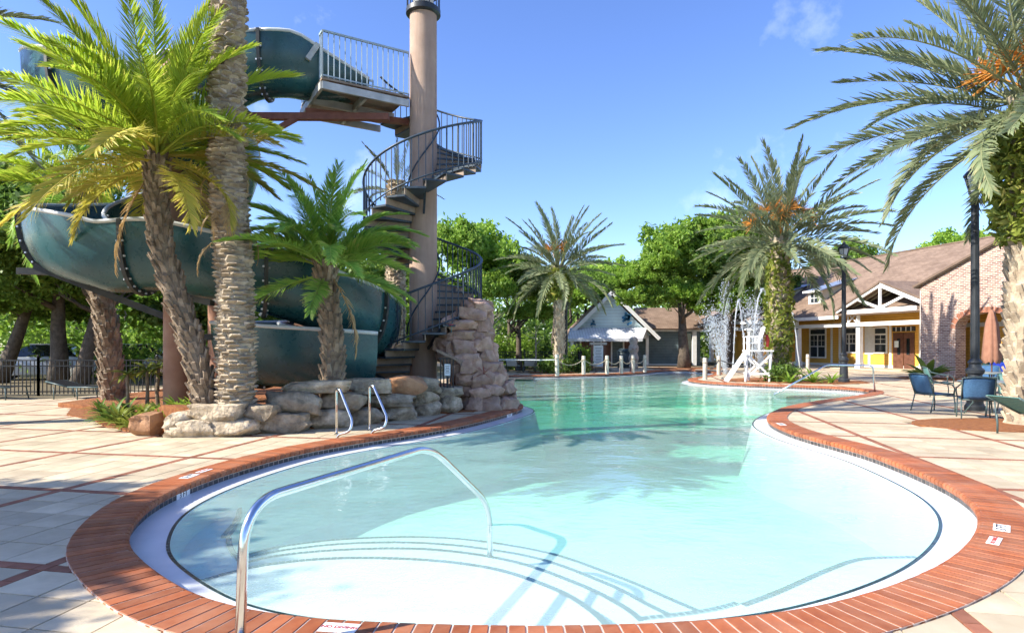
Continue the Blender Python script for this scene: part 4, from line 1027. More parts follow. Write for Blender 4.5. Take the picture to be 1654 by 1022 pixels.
tree('oak filling the gap below the slide between the two thick palm trunks', -9.6, 29, 6.6, 3.2, 'leaf_oak', 5, 3.4, .22, (0, 0), .85, crowns=2)
tree('oak showing behind the short green palm and lower slide loop', -6.6, 31, 6.2, 3.0, 'leaf_oak', 6, 3.2, .2, (0, 0), .85, crowns=2)
tree('yellowish tree seen through the lower stair railing', -4.6, 33, 6.4, 2.6, 'leaf_bright', 7, 3.4, .16, (0, 0), .95)
tree('tall bright tree just right of the tower column', -2.3, 35, 9.3, 2.9, 'leaf_bright', 8, 5, .2, (0, 0), 1.2, crowns=2)
tree('slim pale-stemmed tree rising behind the rock grotto', -1.1, 33, 6.0, 1.5, 'leaf_bright', 9, 3.4, .05, (0, 0), 1.2, bark='bark_pale', stems=4)
tree('green tree between the grotto and the slender far palm', .4, 37, 7.4, 2.6, 'leaf_oak', 10, 4, .18, (0, 0), 1.0)
tree('small round tree with a thin pale trunk by the far lounge chairs', 1.35, 35.2, 4.3, 1.6, 'leaf_bright', 11, 2.7, .06, (0, 0), .75, bark='bark_pale', name='small_tree')
tree('dark tree behind the slender far palm', 3.6, 46, 7.4, 3.4, 'leaf_bright', 12, 3.6, .22, (0, 0), .8)
tree('leafy tree growing behind the blue cabana gable', 6.6, 51, 8.8, 3.5, 'leaf_bright', 13, 4, .24, (0, 0), .85)
oak = tree('big spreading bright green oak overhanging the blue cabana', 11.2, 40.2, 10.3, 3.3, 'leaf_bright', 14, 5.2, .34, (-.3, 0), 1.0, crowns=1)
for dx, dz, s in ((-2.7, 4.3, 1.9), (1.9, 4.4, 2.2), (-.6, 4.6, 1.9), (3.2, 5.6, 2.0), (-3.3, 5.6, 1.6), (.9, 6.3, 2.3), (-1.7, 6.5, 1.95), (1.6, 3.7, 1.8), (3.6, 4.2, 1.9), (.2, 8.0, 2.0)):
    o = link('crown', CR['leaf_bright' if s < 2 else 'leaf_oak'][int(s * 10) % 2], oak); o.location = (dx, -.6, dz); o.scale = (s, s * .9, s * .8); o.rotation_euler = (0, 0, dx)
tree('tall bright oak rising behind the island palm', 16.5, 47, 12.6, 4.0, 'leaf_bright', 15, 7, .34, (0, 0), 1.1, crowns=2)
tree('dark oak standing between fountain jets and clubhouse porch', 15.0, 43.5, 7.6, 3.0, 'leaf_dark', 16, 3.6, .3, (0, 0), .9, crowns=2)
tree('shady oak over the left end of the clubhouse roof', 19.5, 49, 9.0, 3.2, 'leaf_dark', 17, 5, .3, (0, 0), 1.0, crowns=2)
tree('tree top rising behind the clubhouse roof beside the black lamp post', 31.5, 58, 11.8, 3.2, 'leaf_oak', 18, 8, .3, (0, 0), 1.0)
tree('tree top showing over the clubhouse ridge near the tall lamp', 47, 66, 14.6, 3.9, 'leaf_bright', 19, 10, .3, (0, 0), .9)
tree('oak standing off to the left whose crown shades the near deck', -12.1, 2.2, 7.0, 2.6, 'leaf_oak', 20, 4.2, .26, (0, 0), .9, crowns=2)
tree('leafy tree behind the fence between slender palm and cabana', 5.2, 49, 8.2, 3.0, 'leaf_oak', 21, 4, .2, (0, 0), .95)
tree('light green tree above the cabana roof left of the big oak', 9.2, 53, 9.6, 3.6, 'leaf_bright', 22, 5, .24, (0, 0), .95)
tree('light tree between the big oak and the island palm', 13.6, 51, 10.4, 3.6, 'leaf_oak', 23, 5, .26, (0, 0), 1.0)
tree('green tree behind the small round tree across the pool', -.2, 43, 7.8, 2.9, 'leaf_bright', 24, 4, .2, (0, 0), 1.0)
# far wood: one mass
def wood_fn(r, n):
    k = 420; x = r.uniform(-75, 60, k); y = 58 + r.uniform(0, 22, k) + np.abs(x) * .05; h = r.uniform(3.5, 9.5, k) + (x < -12) * r.uniform(0, 3.5, k)
    i = r.integers(0, k, n); return np.c_[x[i] + r.normal(0, 1.1, n), y[i] + r.normal(0, 1.1, n), np.maximum(.1, h[i] * r.uniform(.0, 1.0, n) ** .6 + r.normal(0, .35, n))], r.normal(.4, .2, n)
o = link('far_woods', leaf_cards(52000, wood_fn, .42, 'leaf_oak', 'far_woods', 71, 1.5)); tag(o, 'distant wood of green trees closing the view behind the pool', 'woods', kind='stuff')
def under_fn(r, n):
    k = 260; x = r.uniform(-34, -3, k); y = 27 + r.uniform(0, 16, k); h = r.uniform(1.0, 6.5, k) * np.where(x > -8, .62, 1.0)
    i = r.integers(0, k, n); return np.c_[x[i] + r.normal(0, .7, n), y[i] + r.normal(0, .7, n), np.maximum(.05, h[i] + r.normal(0, .45, n))], r.normal(.5, .22, n)
u_ = link('undergrowth', leaf_cards(34000, under_fn, .20, 'leaf_bright', 'undergrowth', 72, 1.6)); tag(u_, 'sunlit leafy undergrowth among the trees behind the left fence', 'undergrowth', kind='stuff')
m = MB()
for k in range(90):
    x = rnd.uniform(-60, 50); y = rnd.uniform(50, 70); h = rnd.uniform(4, 7); m.tube([(x, y, 0), (x + rnd.uniform(-.4, .4), y, h)], [.2, .1], 6)
o = m.build('far_tree_trunks', 'bark', o)
# hedges and shrubs
def shrub(name, label, x, y, rx, ry, h, mat, n, size, seed, cat='shrub', group=None, z=0.0):
    def fn(r, n):
        k = 40; c = np.c_[r.uniform(-1, 1, k) * rx * .8, r.uniform(-1, 1, k) * ry * .8, r.uniform(.15, .85, k) * h]; i = r.integers(0, k, n)
        p = c[i] + r.normal(size=(n, 3)) * np.array((rx * .22, ry * .22, h * .14)); p[:, 2] = np.abs(p[:, 2]); return p, r.normal(.45, .2, n)
    root = thing(name, label, cat, (x, y, z), 0, group); link('foliage', leaf_cards(n, fn, size, mat, 'foliage', seed, 2.0), root)
    m = MB(); r = random.Random(seed)
    for k in range(7): m.tube([(r.uniform(-.2, .2) * rx, r.uniform(-.2, .2) * ry, 0), (r.uniform(-.8, .8) * rx, r.uniform(-.6, .6) * ry, h * .7)], [.018, .006], 5)
    m.build('stem', 'bark', root); return root
shrub('shrub', 'bright yellow-green shrub behind the fence right of the grotto', .1, 38.3, 1.5, .8, 2.3, 'leaf_bright', 2600, .13, 81)
shrub('shrub', 'grey-green shrub behind the fence left of the thin pale trunk', 1.6, 39.5, 1.2, .8, 1.7, 'leaf_shrub', 1800, .13, 82)
shrub('shrub', 'dense low shrub around the base of the slender far palm', 2.35, 33.1, .9, .6, .85, 'leaf_shrub', 1800, .09, 83)
shrub('shrub', 'low shrub between the slender far palm and the white notice', 3.6, 33.4, .6, .45, .65, 'leaf_dark', 1100, .08, 84)
shrub('hedge', 'hedge behind the metal fence beside the blue cabana', 3.7, 41.5, 1.6, .6, 1.4, 'leaf_bright', 2200, .13, 85, 'hedge')
for k, (x, y, w) in enumerate(((-19.5, 30, 2.5), (-14.5, 31, 2.2), (-10.5, 25.5, 1.6))):
    shrub('shrub', ('loose shrub behind the far left stretch of fence', 'loose shrub behind the fence below the slide', 'dark shrub behind the fence near the brown pillar')[k], x, y, w, .9, 1.5, 'leaf_shrub', 2000, .14, 90 + k)
shrub('shrub', 'dark low shrub at the foot of the island palm', 11.0, 25.3, .8, .5, .7, 'leaf_dark', 1500, .08, 95)

def rosette(name, label, loc, n, L, mat, seed, e0=10, e1=70, wid=.05, cat='plant', stem=0.0, group=None, arch=.8):
    """plant of long blades from one point; each blade is a part"""
    root = thing(name, label, cat, loc, 0, group); r = random.Random(seed)
    m = MB(); V = []; K = 5
    pts = []; a = R(0)
    p = Vector((0, 0, 0)); 
    for k in range(K + 1):
        t = k / K; w = wid * (.35 + .65 * math.sin(min(1, t * 1.6 + .1) * math.pi / 1.0) if t < .99 else .02)
        w = wid * max(.06, math.sin(math.pi * min(.98, .12 + t * .86)))
        m.v += [(p.x, -w / 2, p.z), (p.x, 0, p.z - w * .2), (p.x, w / 2, p.z)]; m.tint += [.2 + .5 * t] * 3
        an = -arch * t; p = p + Vector((math.cos(an), 0, math.sin(an))) * (1 / K)
    for k in range(K):
        for j in range(2): m.f.append((k * 3 + j, k * 3 + j + 1, k * 3 + 4 + j, k * 3 + 3 + j))
    me = m.mesh('leaf', mat, True)
    for k in range(n):
        o = link('leaf', me, root); az = k * 2.4 + r.uniform(-.3, .3); e = R(r.uniform(e0, e1)); s = L * r.uniform(.7, 1.1)
        o.location = (0, 0, stem); o.rotation_euler = (Matrix.Rotation(az, 4, 'Z') @ Matrix.Rotation(-e, 4, 'Y')).to_euler(); o.scale = (s, s, s)
    if stem:
        mm = MB(); mm.tube([(0, 0, 0), (r.uniform(-.04, .04), 0, stem * .5), (0, 0, stem)], [.045, .035, .03], 7); mm.build('stem', 'palm_trunk', root)
    return root
CL = [('left of the loose brown boulder, yellowish', -6.75, 10.95, 'leaf_fern'), ('behind the loose brown boulder, yellowish', -6.35, 11.2, 'leaf_fern'), ('right before the brown slide pillar, bright green', -6.05, 11.5, 'leaf_bright'), ('between pillar and leaning palm, bright green', -5.75, 11.0, 'leaf_bright'), ('at the front corner of the palm bed, yellowish', -7.2, 11.35, 'leaf_fern'),
      ('second from the bed corner, green', -7.55, 11.75, 'leaf_shrub'), ('third from the bed corner, green', -8.0, 12.2, 'leaf_shrub'), ('below the cane palms, yellowish', -7.0, 11.75, 'leaf_fern'), ('left of the cane palms, green', -7.9, 12.7, 'leaf_shrub'), ('nearest the rough palm trunk, green', -8.9, 13.4, 'leaf_shrub'), ('behind the cane palms, bright green', -7.1, 12.4, 'leaf_bright'), ('at the foot of the brown pillar, bright green', -6.5, 12.0, 'leaf_bright')]
for k, (lb, x, y, mt) in enumerate(CL):
    rosette('liriope_clump', 'grassy clump ' + lb, (x, y, .02 if y < 11.4 or x < -7 else .09), 34, .46 + .05 * (k % 3), mt, 200 + k, 25, 85, .13, 'plant', 0, 'grassy clumps in the palm bed', 1.2)
for k, px in enumerate((205, 228, 238, 246)):
    b = G(px, 668, .1)
    rosette('cane_palm', ('leaning cane palm, leftmost of the thin stems in the bed', 'thin cane palm second from the left in the bed', 'thin cane palm third from the left in the bed', 'thin cane palm nearest the brown pillar')[k], (b.x, b.y + .2 * k, .05), 18, .46, 'leaf_fern', 220 + k, -15, 55, .16, 'plant', .85 + .06 * k, 'cane palms in the bed', .9)
b = G(292, 652, .1)
rosette('cycad', 'spiky green plant at the foot of the leaning palm', (-5.55, 10.75, .42), 16, .42, 'leaf_bright', 230, 5, 60, .06)
rosette('bromeliad', 'reddish spiky plant set in a hollow of the rock grotto', P(781, 604, 13.62), 22, .34, 'leaf_red', 231, -10, 60, .05)
rosette('potted_palm', 'broad-leaved palm plant at the left corner of the brick wall', (18.5, 27.6, .0), 18, 1.35, 'leaf_dark', 232, 25, 80, .30)
for k, (x, y, L) in enumerate(((11.9, 24.5, .75), (12.6, 24.4, .6), (10.9, 24.35, .55))):
    rosette('fern', ('big bright fern below the island palm', 'bright fern nearest the black lamp post on the island', 'fern beside the lifeguard chair on the island')[k], (x, y, .02), 26, L, 'leaf_bright', 240 + k, 15, 75, .16, 'plant', 0, 'ferns on the island')
m = MB()
fl_ = thing('flower', 'small pink flower high in the rock grotto', 'flower', P(729, 530, 14.2)); m.tube([(0, 0, -.1), (0, 0, .06)], .008, 5); m.build('stem', 'leafstem' if 'leafstem' in MATS else 'teal_pot', fl_)
m = MB()
for k in range(6):
    a = k * math.pi / 3; m.add([(0, 0, .06), (.06 * math.cos(a - .4), .06 * math.sin(a - .4), .09), (.09 * math.cos(a), .09 * math.sin(a), .07), (.06 * math.cos(a + .4), .06 * math.sin(a + .4), .09)], [(0, 1, 2, 3)], .5)
m.build('petals', 'petal_pink', fl_)

# ------------------------------------------------------------------ clubhouse: u runs away along the facade, w into the building
cl = thing('clubhouse', 'yellow clubhouse with white porch, brown shingle roof and brick gable', 'building', (19.8, 30, 0))
UA = Vector((-.258, .966, 0)); WA = Vector((.966, .258, 0))
def H(u, w, z): return UA * u + WA * w + Vector((0, 0, z))
def hbox(m, u0, u1, w0, w1, z0, z1):
    m.add([H(u0, w0, z0), H(u1, w0, z0), H(u1, w1, z0), H(u0, w1, z0), H(u0, w0, z1), H(u1, w0, z1), H(u1, w1, z1), H(u0, w1, z1)], [(0, 3, 2, 1), (4, 5, 6, 7), (0, 1, 5, 4), (1, 2, 6, 5), (2, 3, 7, 6), (3, 0, 4, 7)])
def hpart(nm, mat, *bs, parent=cl):
    m = MB()
    for b in bs: hbox(m, *b)
    o = m.build(nm, mat, parent); fixnormals(o); return o
WWALL = 6.2
hpart('wall', 'yellow_siding', (.4, 27, WWALL, 14, 0, 3.5))
hpart('porch_floor', 'paver', (.2, 27, 3.4, WWALL, -.02, .05))
hpart('base_trim', 'trim_white', (.42, 27, WWALL - .03, WWALL - .002, .05, .22))
hpart('frieze_trim', 'trim_white', (.42, 27, WWALL - .03, WWALL - .002, 2.78, 2.92))
for u in (7.62, 9.25, 5.5, 11.75, 12.5): hpart('wall_trim', 'trim_white', (u - .09, u + .09, WWALL - .035, WWALL - .003, .22, 2.78))
hpart('wall_panel', 'trim_shingle_white', (8.95, 9.62, WWALL - .028, WWALL - .004, .9, 2.78))
def window(u0, u1, z0, z1, transom=True, nx=2, ny=3):
    w = hpart('window', 'trim_white', (u0, u0 + .1, WWALL - .06, WWALL + .02, z0, z1), (u1 - .1, u1, WWALL - .06, WWALL + .02, z0, z1), (u0 + .1, u1 - .1, WWALL - .06, WWALL + .02, z0, z0 + .1), (u0 + .1, u1 - .1, WWALL - .06, WWALL + .02, z1 - .1, z1))
    hpart('pane', 'window_glass', (u0 + .1, u1 - .1, WWALL - .015, WWALL - .004, z0 + .1, z1 - .1), parent=w)
    mb = []; zt = z1 - .48 if transom else z1 - .1
    if transom: mb.append((u0 + .1, u1 - .1, WWALL - .045, WWALL - .016, zt - .05, zt + .05))
    for k in range(1, nx): u = u0 + (u1 - u0) * k / nx; mb.append((u - .04, u + .04, WWALL - .045, WWALL - .016, z0 + .1, zt - .05))
    mid = (z0 + zt) / 2; mb.append((u0 + .1, u1 - .1, WWALL - .04, WWALL - .017, mid - .03, mid + .03))
    hpart('mullion', 'trim_white', *mb, parent=w)
    th = []
    for k in range(nx):
        ua, ub = u0 + .1 + (u1 - u0 - .2) * k / nx, u0 + .1 + (u1 - u0 - .2) * (k + 1) / nx; c = (ua + ub) / 2
        th.append((c - .012, c + .012, WWALL - .03, WWALL - .018, mid + .03, zt - .05)); q = (mid + zt) / 2; th.append((ua + .05, ub - .05, WWALL - .029, WWALL - .0185, q - .012, q + .012))
    hpart('muntin', 'trim_white', *th, parent=w)
    hpart('curtain', 'trim_shingle_white', (u0 + .14, u0 + .28, WWALL - .0149 + .02, WWALL - .013 + .022, z0 + .12, zt - .06), parent=w)
window(13.0, 14.66, .55, 2.72); window(9.75, 11.5, .95, 2.72, True, 3); window(7.83, 8.9, .95, 2.66, True, 1); window(16.8, 18.4, .55, 2.72); window(20.5, 22.1, .55, 2.72)
for k, u in enumerate((17.8,)): pass
hpart('sill_panel', 'yellow_siding', (7.75, 8.95, WWALL - .03, WWALL - .004, .25, .85))
d_ = hpart('door', 'door_wood', (5.9, 6.62, WWALL - .05, WWALL - .004, .05, 2.25), (6.66, 7.4, WWALL - .05, WWALL - .004, .05, 2.25))
hpart('door_glass', 'dark_glass', (6.2, 6.42, WWALL - .06, WWALL - .051, .9, 1.9), (6.86, 7.08, WWALL - .06, WWALL - .051, .9, 1.9), parent=d_)
hpart('door_notice', 'notice', (6.98, 7.28, WWALL - .07, WWALL - .061, 1.35, 1.75), parent=d_)
hpart('door_transom', 'window_glass', (5.85, 7.45, WWALL - .04, WWALL - .004, 2.34, 2.62))
hpart('transom_bars', 'trim_white', *[(u, u + .05, WWALL - .05, WWALL - .041, 2.34, 2.62) for u in (6.1, 6.45, 6.8, 7.15)])
for u in (7.8, 13.2, 18.6, 24.0):
    p_ = hpart('porch_post', 'trim_white', (u - .14, u + .14, 3.86, 4.14, .0, 2.66))
    hpart('post_base', 'trim_white', (u - .19, u + .19, 3.81, 4.19, .0, .35), parent=p_)
    hpart('post_cap', 'dark_rail', (u - .17, u + .17, 3.85 - .03, 3.859, 2.60, 2.66), parent=p_)
    m = MB(); q = 3.88
    m.bar(H(u + .16, q, 2.95), H(u + .75, q, 3.42), .03, .07); m.bar(H(u + .16, q, 3.42), H(u + .75, q, 2.95), .03, .07); m.bar(H(u + .80, q, 2.9), H(u + .80, q, 3.5), .06, .06)
    m.bar(H(u + .0, q, 2.9), H(u + .0, q, 3.5), .12, .2); m.build('lattice_brace', 'trim_white', cl)
hpart('porch_beam', 'trim_white', (.3, 27, 3.87, 4.13, 2.66, 2.90))
hpart('eave_beam', 'trim_white', (9.0, 27, 3.9, 4.1, 3.42, 3.62))
hpart('porch_ceiling', 'yellow_siding', (.3, 27, 5.6, WWALL - .04, 2.95, 3.45))
EV = 3.4; RZ = 8.06; RW = 11.0; EW = 3.45
def roofpoly(nm, pts, parent=cl, mat='shingle', th=.10, uvu=None):
    m = MB(); m.slab([H(*p) for p in pts], th); o = m.build(nm, mat, parent); a = H(*pts[0]); u = (H(*pts[1]) - a).normalized(); n = u.cross(H(*pts[2]) - a); v = n.cross(u).normalized(); planar_uv(o, (a, u, v)); fixnormals(o); return o
roof = roofpoly('roof', [(27, EW, EV), (-9, EW, EV), (-9, RW, RZ), (27, RW, RZ)])
roofpoly('rear_roof', [(-9, RW + .01, RZ), (27, RW + .01, RZ), (27, 2 * RW - EW, EV), (-9, 2 * RW - EW, EV)], roof)
hpart('ridge_cap', 'shingle', (-9, 27, RW - .12, RW + .12, RZ - .04, RZ + .05), parent=roof)
hpart('fascia', 'trim_white', (8.9, 27.05, EW - .06, EW - .004, EV - .24, EV - .02))
for u in (-2.2, 17.0):
    hpart('roof_vent', 'bin_dark', (u - .3, u + .3, 8.2, 8.75, 6.36, 6.85), parent=roof)
hpart('left_gable', 'tan_siding', (27.0, 27.1, EW + 2.7, 14, 0, 3.6))
# dormers
for uc in (12.9, 17.4, 21.9):
    dm = hpart('dormer', 'trim_white', (uc - .62, uc + .62, 5.1, 5.2, 4.2, 5.35))
    hpart('dormer_window', 'window_glass', (uc - .33, uc + .33, 5.07, 5.099, 4.5, 5.12), parent=dm)
    hpart('dormer_muntin', 'trim_white', (uc - .02, uc + .02, 5.05, 5.069, 4.5, 5.12), (uc - .33, uc - .021, 5.05, 5.069, 4.79, 4.83), (uc + .021, uc + .33, 5.05, 5.069, 4.79, 4.83), parent=dm)
    m = MB()
    for s in (-1, 1): m.slab([H(uc + s * .6, 5.2, 4.3), H(uc + s * .6, 8.0, 6.05), H(uc + s * .6, 7.6, 5.95), H(uc + s * .6, 5.2, 5.3)], .04)
    o = m.build('dormer_cheek', 'tan_siding', dm); fixnormals(o)
    m = MB(); m.slab([H(uc + .85, 4.85, 5.32), H(uc - .85, 4.85, 5.32), H(uc - .85, 8.0, 6.25), H(uc + .85, 8.0, 6.25)], .07); o = m.build('dormer_roof', 'metal_roof', dm); fixnormals(o)
    hpart('dormer_fascia', 'trim_white', (uc - .86, uc + .86, 4.80, 4.845, 5.2, 5.34), parent=dm)
# open truss gable over the porch
AU, AZ, TL, TZ = 5.8, 5.15, 9.15, 3.72
tg_ = MB(); tr_w = 3.5
tg_.bar(H(AU, tr_w, AZ - .10), H(TL, tr_w, TZ - .10), .10, .24); tg_.bar(H(AU, tr_w, AZ - .10), H(2 * AU - TL, tr_w, TZ - .10), .10, .24)
truss = tg_.build('gable_truss', 'trim_white', cl)
m = MB(); m.bar(H(TL - .9, tr_w + .02, 3.55), H(2 * AU - TL + .9, tr_w + .02, 3.55), .10, .24); m.build('tie_beam', 'trim_white', truss)
m = MB(); m.bar(H(AU, tr_w + .02, 3.66), H(AU, tr_w + .02, AZ - .2), .10, .14); m.build('king_post', 'trim_white', truss)
for s in (-1, 1):
    m = MB(); m.bar(H(AU, tr_w + .03, 3.68), H(AU + s * 1.75, tr_w + .03, 4.32), .09, .14); m.build('truss_strut', 'trim_white', truss)
    gp_ = roofpoly('gable_roof', [(AU + s * 3.45, tr_w - .12, TZ - .02), (AU, tr_w - .12, AZ + .06), (AU, 8.6, AZ + .06), (AU + s * 3.45, 5.0, TZ - .02)], truss)
    for k in range(5):
        m = MB(); a = H(AU, 3.7 + k * .5, AZ - .12); b = H(AU + s * 2.9, 3.7 + k * .5, TZ + .08); m.bar(a, b, .05, .10); m.build('rafter', 'tan_siding', truss)
hpart('gable_back', 'yellow_siding', (AU - 2.9, AU + 2.9, 6.0, 6.1, 2.95, 3.75))
# brick gable with arched opening
def brick_gable():
    L0, hz = 0.0, 4.35; sl_ = .40
    top = lambda u: hz - u * sl_ if u > -7 else hz + 7 * sl_ - (-7 - u) * sl_
    a0, a1, sp_, ar = -4.4, -1.77, 2.25, 2.92
    outer = [(0, 0), (0, hz), (-7, hz + 7 * sl_), (-9.5, top(-9.5)), (-9.5, 0)]
    arch = [(a0, 0), (a0, sp_)] + [((a0 + a1) / 2 + (a1 - a0) / 2 * -math.cos(t), sp_ + (ar - sp_) * math.sin(t) ** .7) for t in np.linspace(.15, math.pi - .15, 9)] + [(a1, sp_), (a1, 0)]
    poly = [(0, 0), (0, hz), (-7, hz + 7 * sl_), (-9.5, top(-9.5)), (-9.5, 0)] + arch
    pts = [Vector(p) for p in poly]; ed = [(i, (i + 1) % len(poly)) for i in range(len(poly))]
    vs, es, fs, *_ = delaunay_2d_cdt(pts, ed, [], 0, 1e-6); c = np.array([[sum(vs[i].x for i in f) / 3, sum(vs[i].y for i in f) / 3] for f in fs]); ok = inside(c, np.array(poly))
    bm = bmesh.new(); V = [bm.verts.new(H(v.x, 0, v.y)) for v in vs]
    F = [bm.faces.new([V[i] for i in f]) for f, k in zip(fs, ok) if k]
    r = bmesh.ops.extrude_face_region(bm, geom=F); bmesh.ops.translate(bm, vec=WA * .62, verts=[v for v in r['geom'] if isinstance(v, bmesh.types.BMVert)])
    bmesh.ops.recalc_face_normals(bm, faces=bm.faces); me = bpy.data.meshes.new('brick_gable'); bm.to_mesh(me); bm.free(); me.materials.append(MATS['wall_brick']); o = link('brick_gable', me, cl)
    uv = me.uv_layers.new(name='UVMap')
    for p in me.polygons:
        fl2 = abs(p.normal.dot(WA)) > .5
        for li in p.loop_indices:
            q = me.vertices[me.loops[li].vertex_index].co; uv.data[li].uv = (q.dot(UA) if fl2 else q.dot(WA), q.z)
    # soldier bricks round the arch, each its own piece
    pa = arch[1:-1]; d = np.r_[0, np.cumsum([math.dist(pa[i], pa[i + 1]) for i in range(len(pa) - 1)])]; n = int(d[-1] / .085)
    bmk = MB(); bmk.box((0, 0, 0), (.075, .04, .24)); vm = bmk.mesh('arch_brick', 'band_brick')
    for k in range(n):
        s = (k + .5) / n * d[-1]; i = min(int(np.searchsorted(d, s)) - 1, len(pa) - 2); i = max(i, 0); t = (s - d[i]) / (d[i + 1] - d[i]); p = np.array(pa[i]) * (1 - t) + np.array(pa[i + 1]) * t
        tan = np.array(pa[i + 1]) - np.array(pa[i]); tan /= np.hypot(*tan); nn = np.array((-tan[1], tan[0])); nn = nn if nn[1] > 0 or abs(nn[1]) < .1 else -nn; c = p + nn * .125
        ob = link('arch_brick', vm, o); X = UA * tan[0] + Vector((0, 0, tan[1])); Z = UA * nn[0] + Vector((0, 0, nn[1])); Y = Z.cross(X)
        ob.matrix_local = Matrix.Translation(H(c[0], .012, c[1])) @ Matrix((X, Y, Z)).transposed().to_4x4()
    for (ua, za, ub, zb) in ((.25, hz - .1, -7, hz + 7 * sl_), (-7, hz + 7 * sl_, -9.6, top(-9.6))):
        m = MB(); m.bar(H(ua, .16, za + .06), H(ub, .16, zb + .06), .60, .14); m.build('rake_trim', 'bark', cl)
    roofpoly('wing_roof', [(.3, -.18, hz + .02), (-7, -.18, hz + 7 * sl_ + .14), (-7, 8.5, hz + 7 * sl_ + .14), (.3, 5.2, hz + .02)], roof)
    roofpoly('wing_roof', [(-7, -.18, hz + 7 * sl_ + .14), (-14, -.18, hz + .02), (-14, 5.2, hz + .02), (-7, 8.5, hz + 7 * sl_ + .14)], roof)
    return o
bg = brick_gable()
hpart('loggia_wall', 'yellow_siding', (-9.5, -.03, 1.7, 1.8, 0, 3.6))
for q_ in ((-.02, .6, .63, 5.0, 0, 4.2), (-9.5, -9.2, .63, 5, 0, 4.2)): hpart('loggia_side', 'wall_brick', q_)
hpart('loggia_ceiling', 'soffit', (-9.2, -.03, .63, 1.69, 2.95, 3.05))
hpart('loggia_trim', 'trim_white', (-9.2, -.03, 1.65, 1.699, 2.35, 2.55), (-4.75, -4.55, 1.65, 1.699, 0, 2.35))
hpart('teal_door', 'teal_door', (-2.95, -1.8, 1.6, 1.69, .0, 1.2))
m = MB(); m.lathe([(.03, 0), (.07, .05), (.09, .2), (.05, .28)], 10, H(-3.2, 1.55, 1.75)); m.build('wall_lantern', 'lamp_glass', cl)

# ------------------------------------------------------------------ blue cabana
cb = thing('pool_cabana', 'small blue gabled cabana with a pale striped awning under the oak', 'building', (7.2, 45, 0))
quick('wall', 'grey_siding', cb, ((0, 3, 1.35), (5.0, 6, 2.7)))
m = MB(); m.slab([(-2.9, -.02, 2.2), (2.9, -.02, 2.2), (0, -.02, 5.05)], .12); o = m.build('gable', 'blue_siding', cb); fixnormals(o)
for s in (-1, 1):
    m = MB(); m.slab([(s * 3.35, -.5, 1.98), (0, -.5, 5.35), (0, 6.4, 5.35), (s * 3.35, 6.4, 1.98)], .12); o = m.build('roof', 'shingle', cb); planar_uv(o, ((0, 0, 0), (0, 1, 0), (.7, 0, .7))); fixnormals(o)
    m = MB(); m.bar((s * 3.4, -.53, 1.92), (0, -.53, 5.28), .05, .26); m.build('barge_board', 'trim_white', cb)
m = MB(); m.slab([(-3.3, -1.9, 1.95), (1.9, -1.9, 1.95), (1.9, -.1, 2.75), (-3.0, -.1, 2.75)], .05); o = m.build('awning', 'striped_awning', cb); fixnormals(o)
m = MB()
for k in range(26):
    x = -3.3 + k * .2; m.box((x + .1, -1.9, 1.84), (.19, .02, .2 - .03 * (k % 2)))
m.build('awning_valance', 'awning', cb)
m = MB(); m.slab([(1.9, -1.9, 1.95), (2.6, -.1, 1.95), (2.6, -.1, 2.75), (1.9, -.1, 2.75)], .03); m.build('awning_side', 'striped_awning', cb)
for x, w in ((-1.75, .95), (-.35, .75), (1.3, .8)):
    d_ = quick('door', 'door_wood', cb, ((x, -.03, .98), (w - .1, .05, 1.96)))
    quick('door_frame', 'trim_white', d_, ((x - w / 2, -.05, 1.0), (.1, .09, 2.0)), ((x + w / 2, -.05, 1.0), (.1, .09, 2.0)), ((x, -.05, 2.05), (w + .1, .09, .1)))
for x in (-3.0, 2.55): quick('porch_post', 'trim_white', cb, ((x, -.3 if x > 0 else -1.7, 1.0), (.2, .2, 2.0)))
for x, z, s in ((-1.35, 3.05, .3), (1.2, 3.35, .55)):
    m = MB(); r = random.Random(int(z * 100))
    for k in range(22):
        a = r.uniform(0, 6.28); q = r.uniform(0, 1) * s; m.add([(x + math.cos(a) * q * .7 + dx * s * .22, -.15, z + math.sin(a) * q + dz * s * .22) for dx, dz in ((-1, 0), (0, -1), (1, .2), (.2, 1))], [(0, 1, 2, 3)])
    m.build('painted_motif', 'mural_blue', cb)
wg = quick('side_wing', 'grey_siding', cb, ((4.6, 3.2, 1.35), (4.2, 5, 2.7)))
quick('wing_trim', 'trim_white', wg, ((2.75, .58, 1.3), (.18, .22, 2.6)), ((4.7, .62, 2.6), (4.3, .2, .2)), ((5.2, .58, 1.25), (.14, .2, 2.5)), ((6.2, .58, 1.25), (.3, .3, 2.5)), ((4.0, .6, .06), (2.6, .2, .1)))
quick('dark_opening', 'dark_glass', wg, ((5.7, .66, 1.2), (.86, .1, 2.3)))
m = MB(); m.slab([(2.3, .2, 2.7), (7.0, .2, 2.7), (7.0, 3.2, 4.4), (2.3, 3.2, 4.4)], .1); o = m.build('wing_roof', 'shingle', cb); planar_uv(o, ((0, 0, 0), (1, 0, 0), (0, .87, .5))); fixnormals(o)
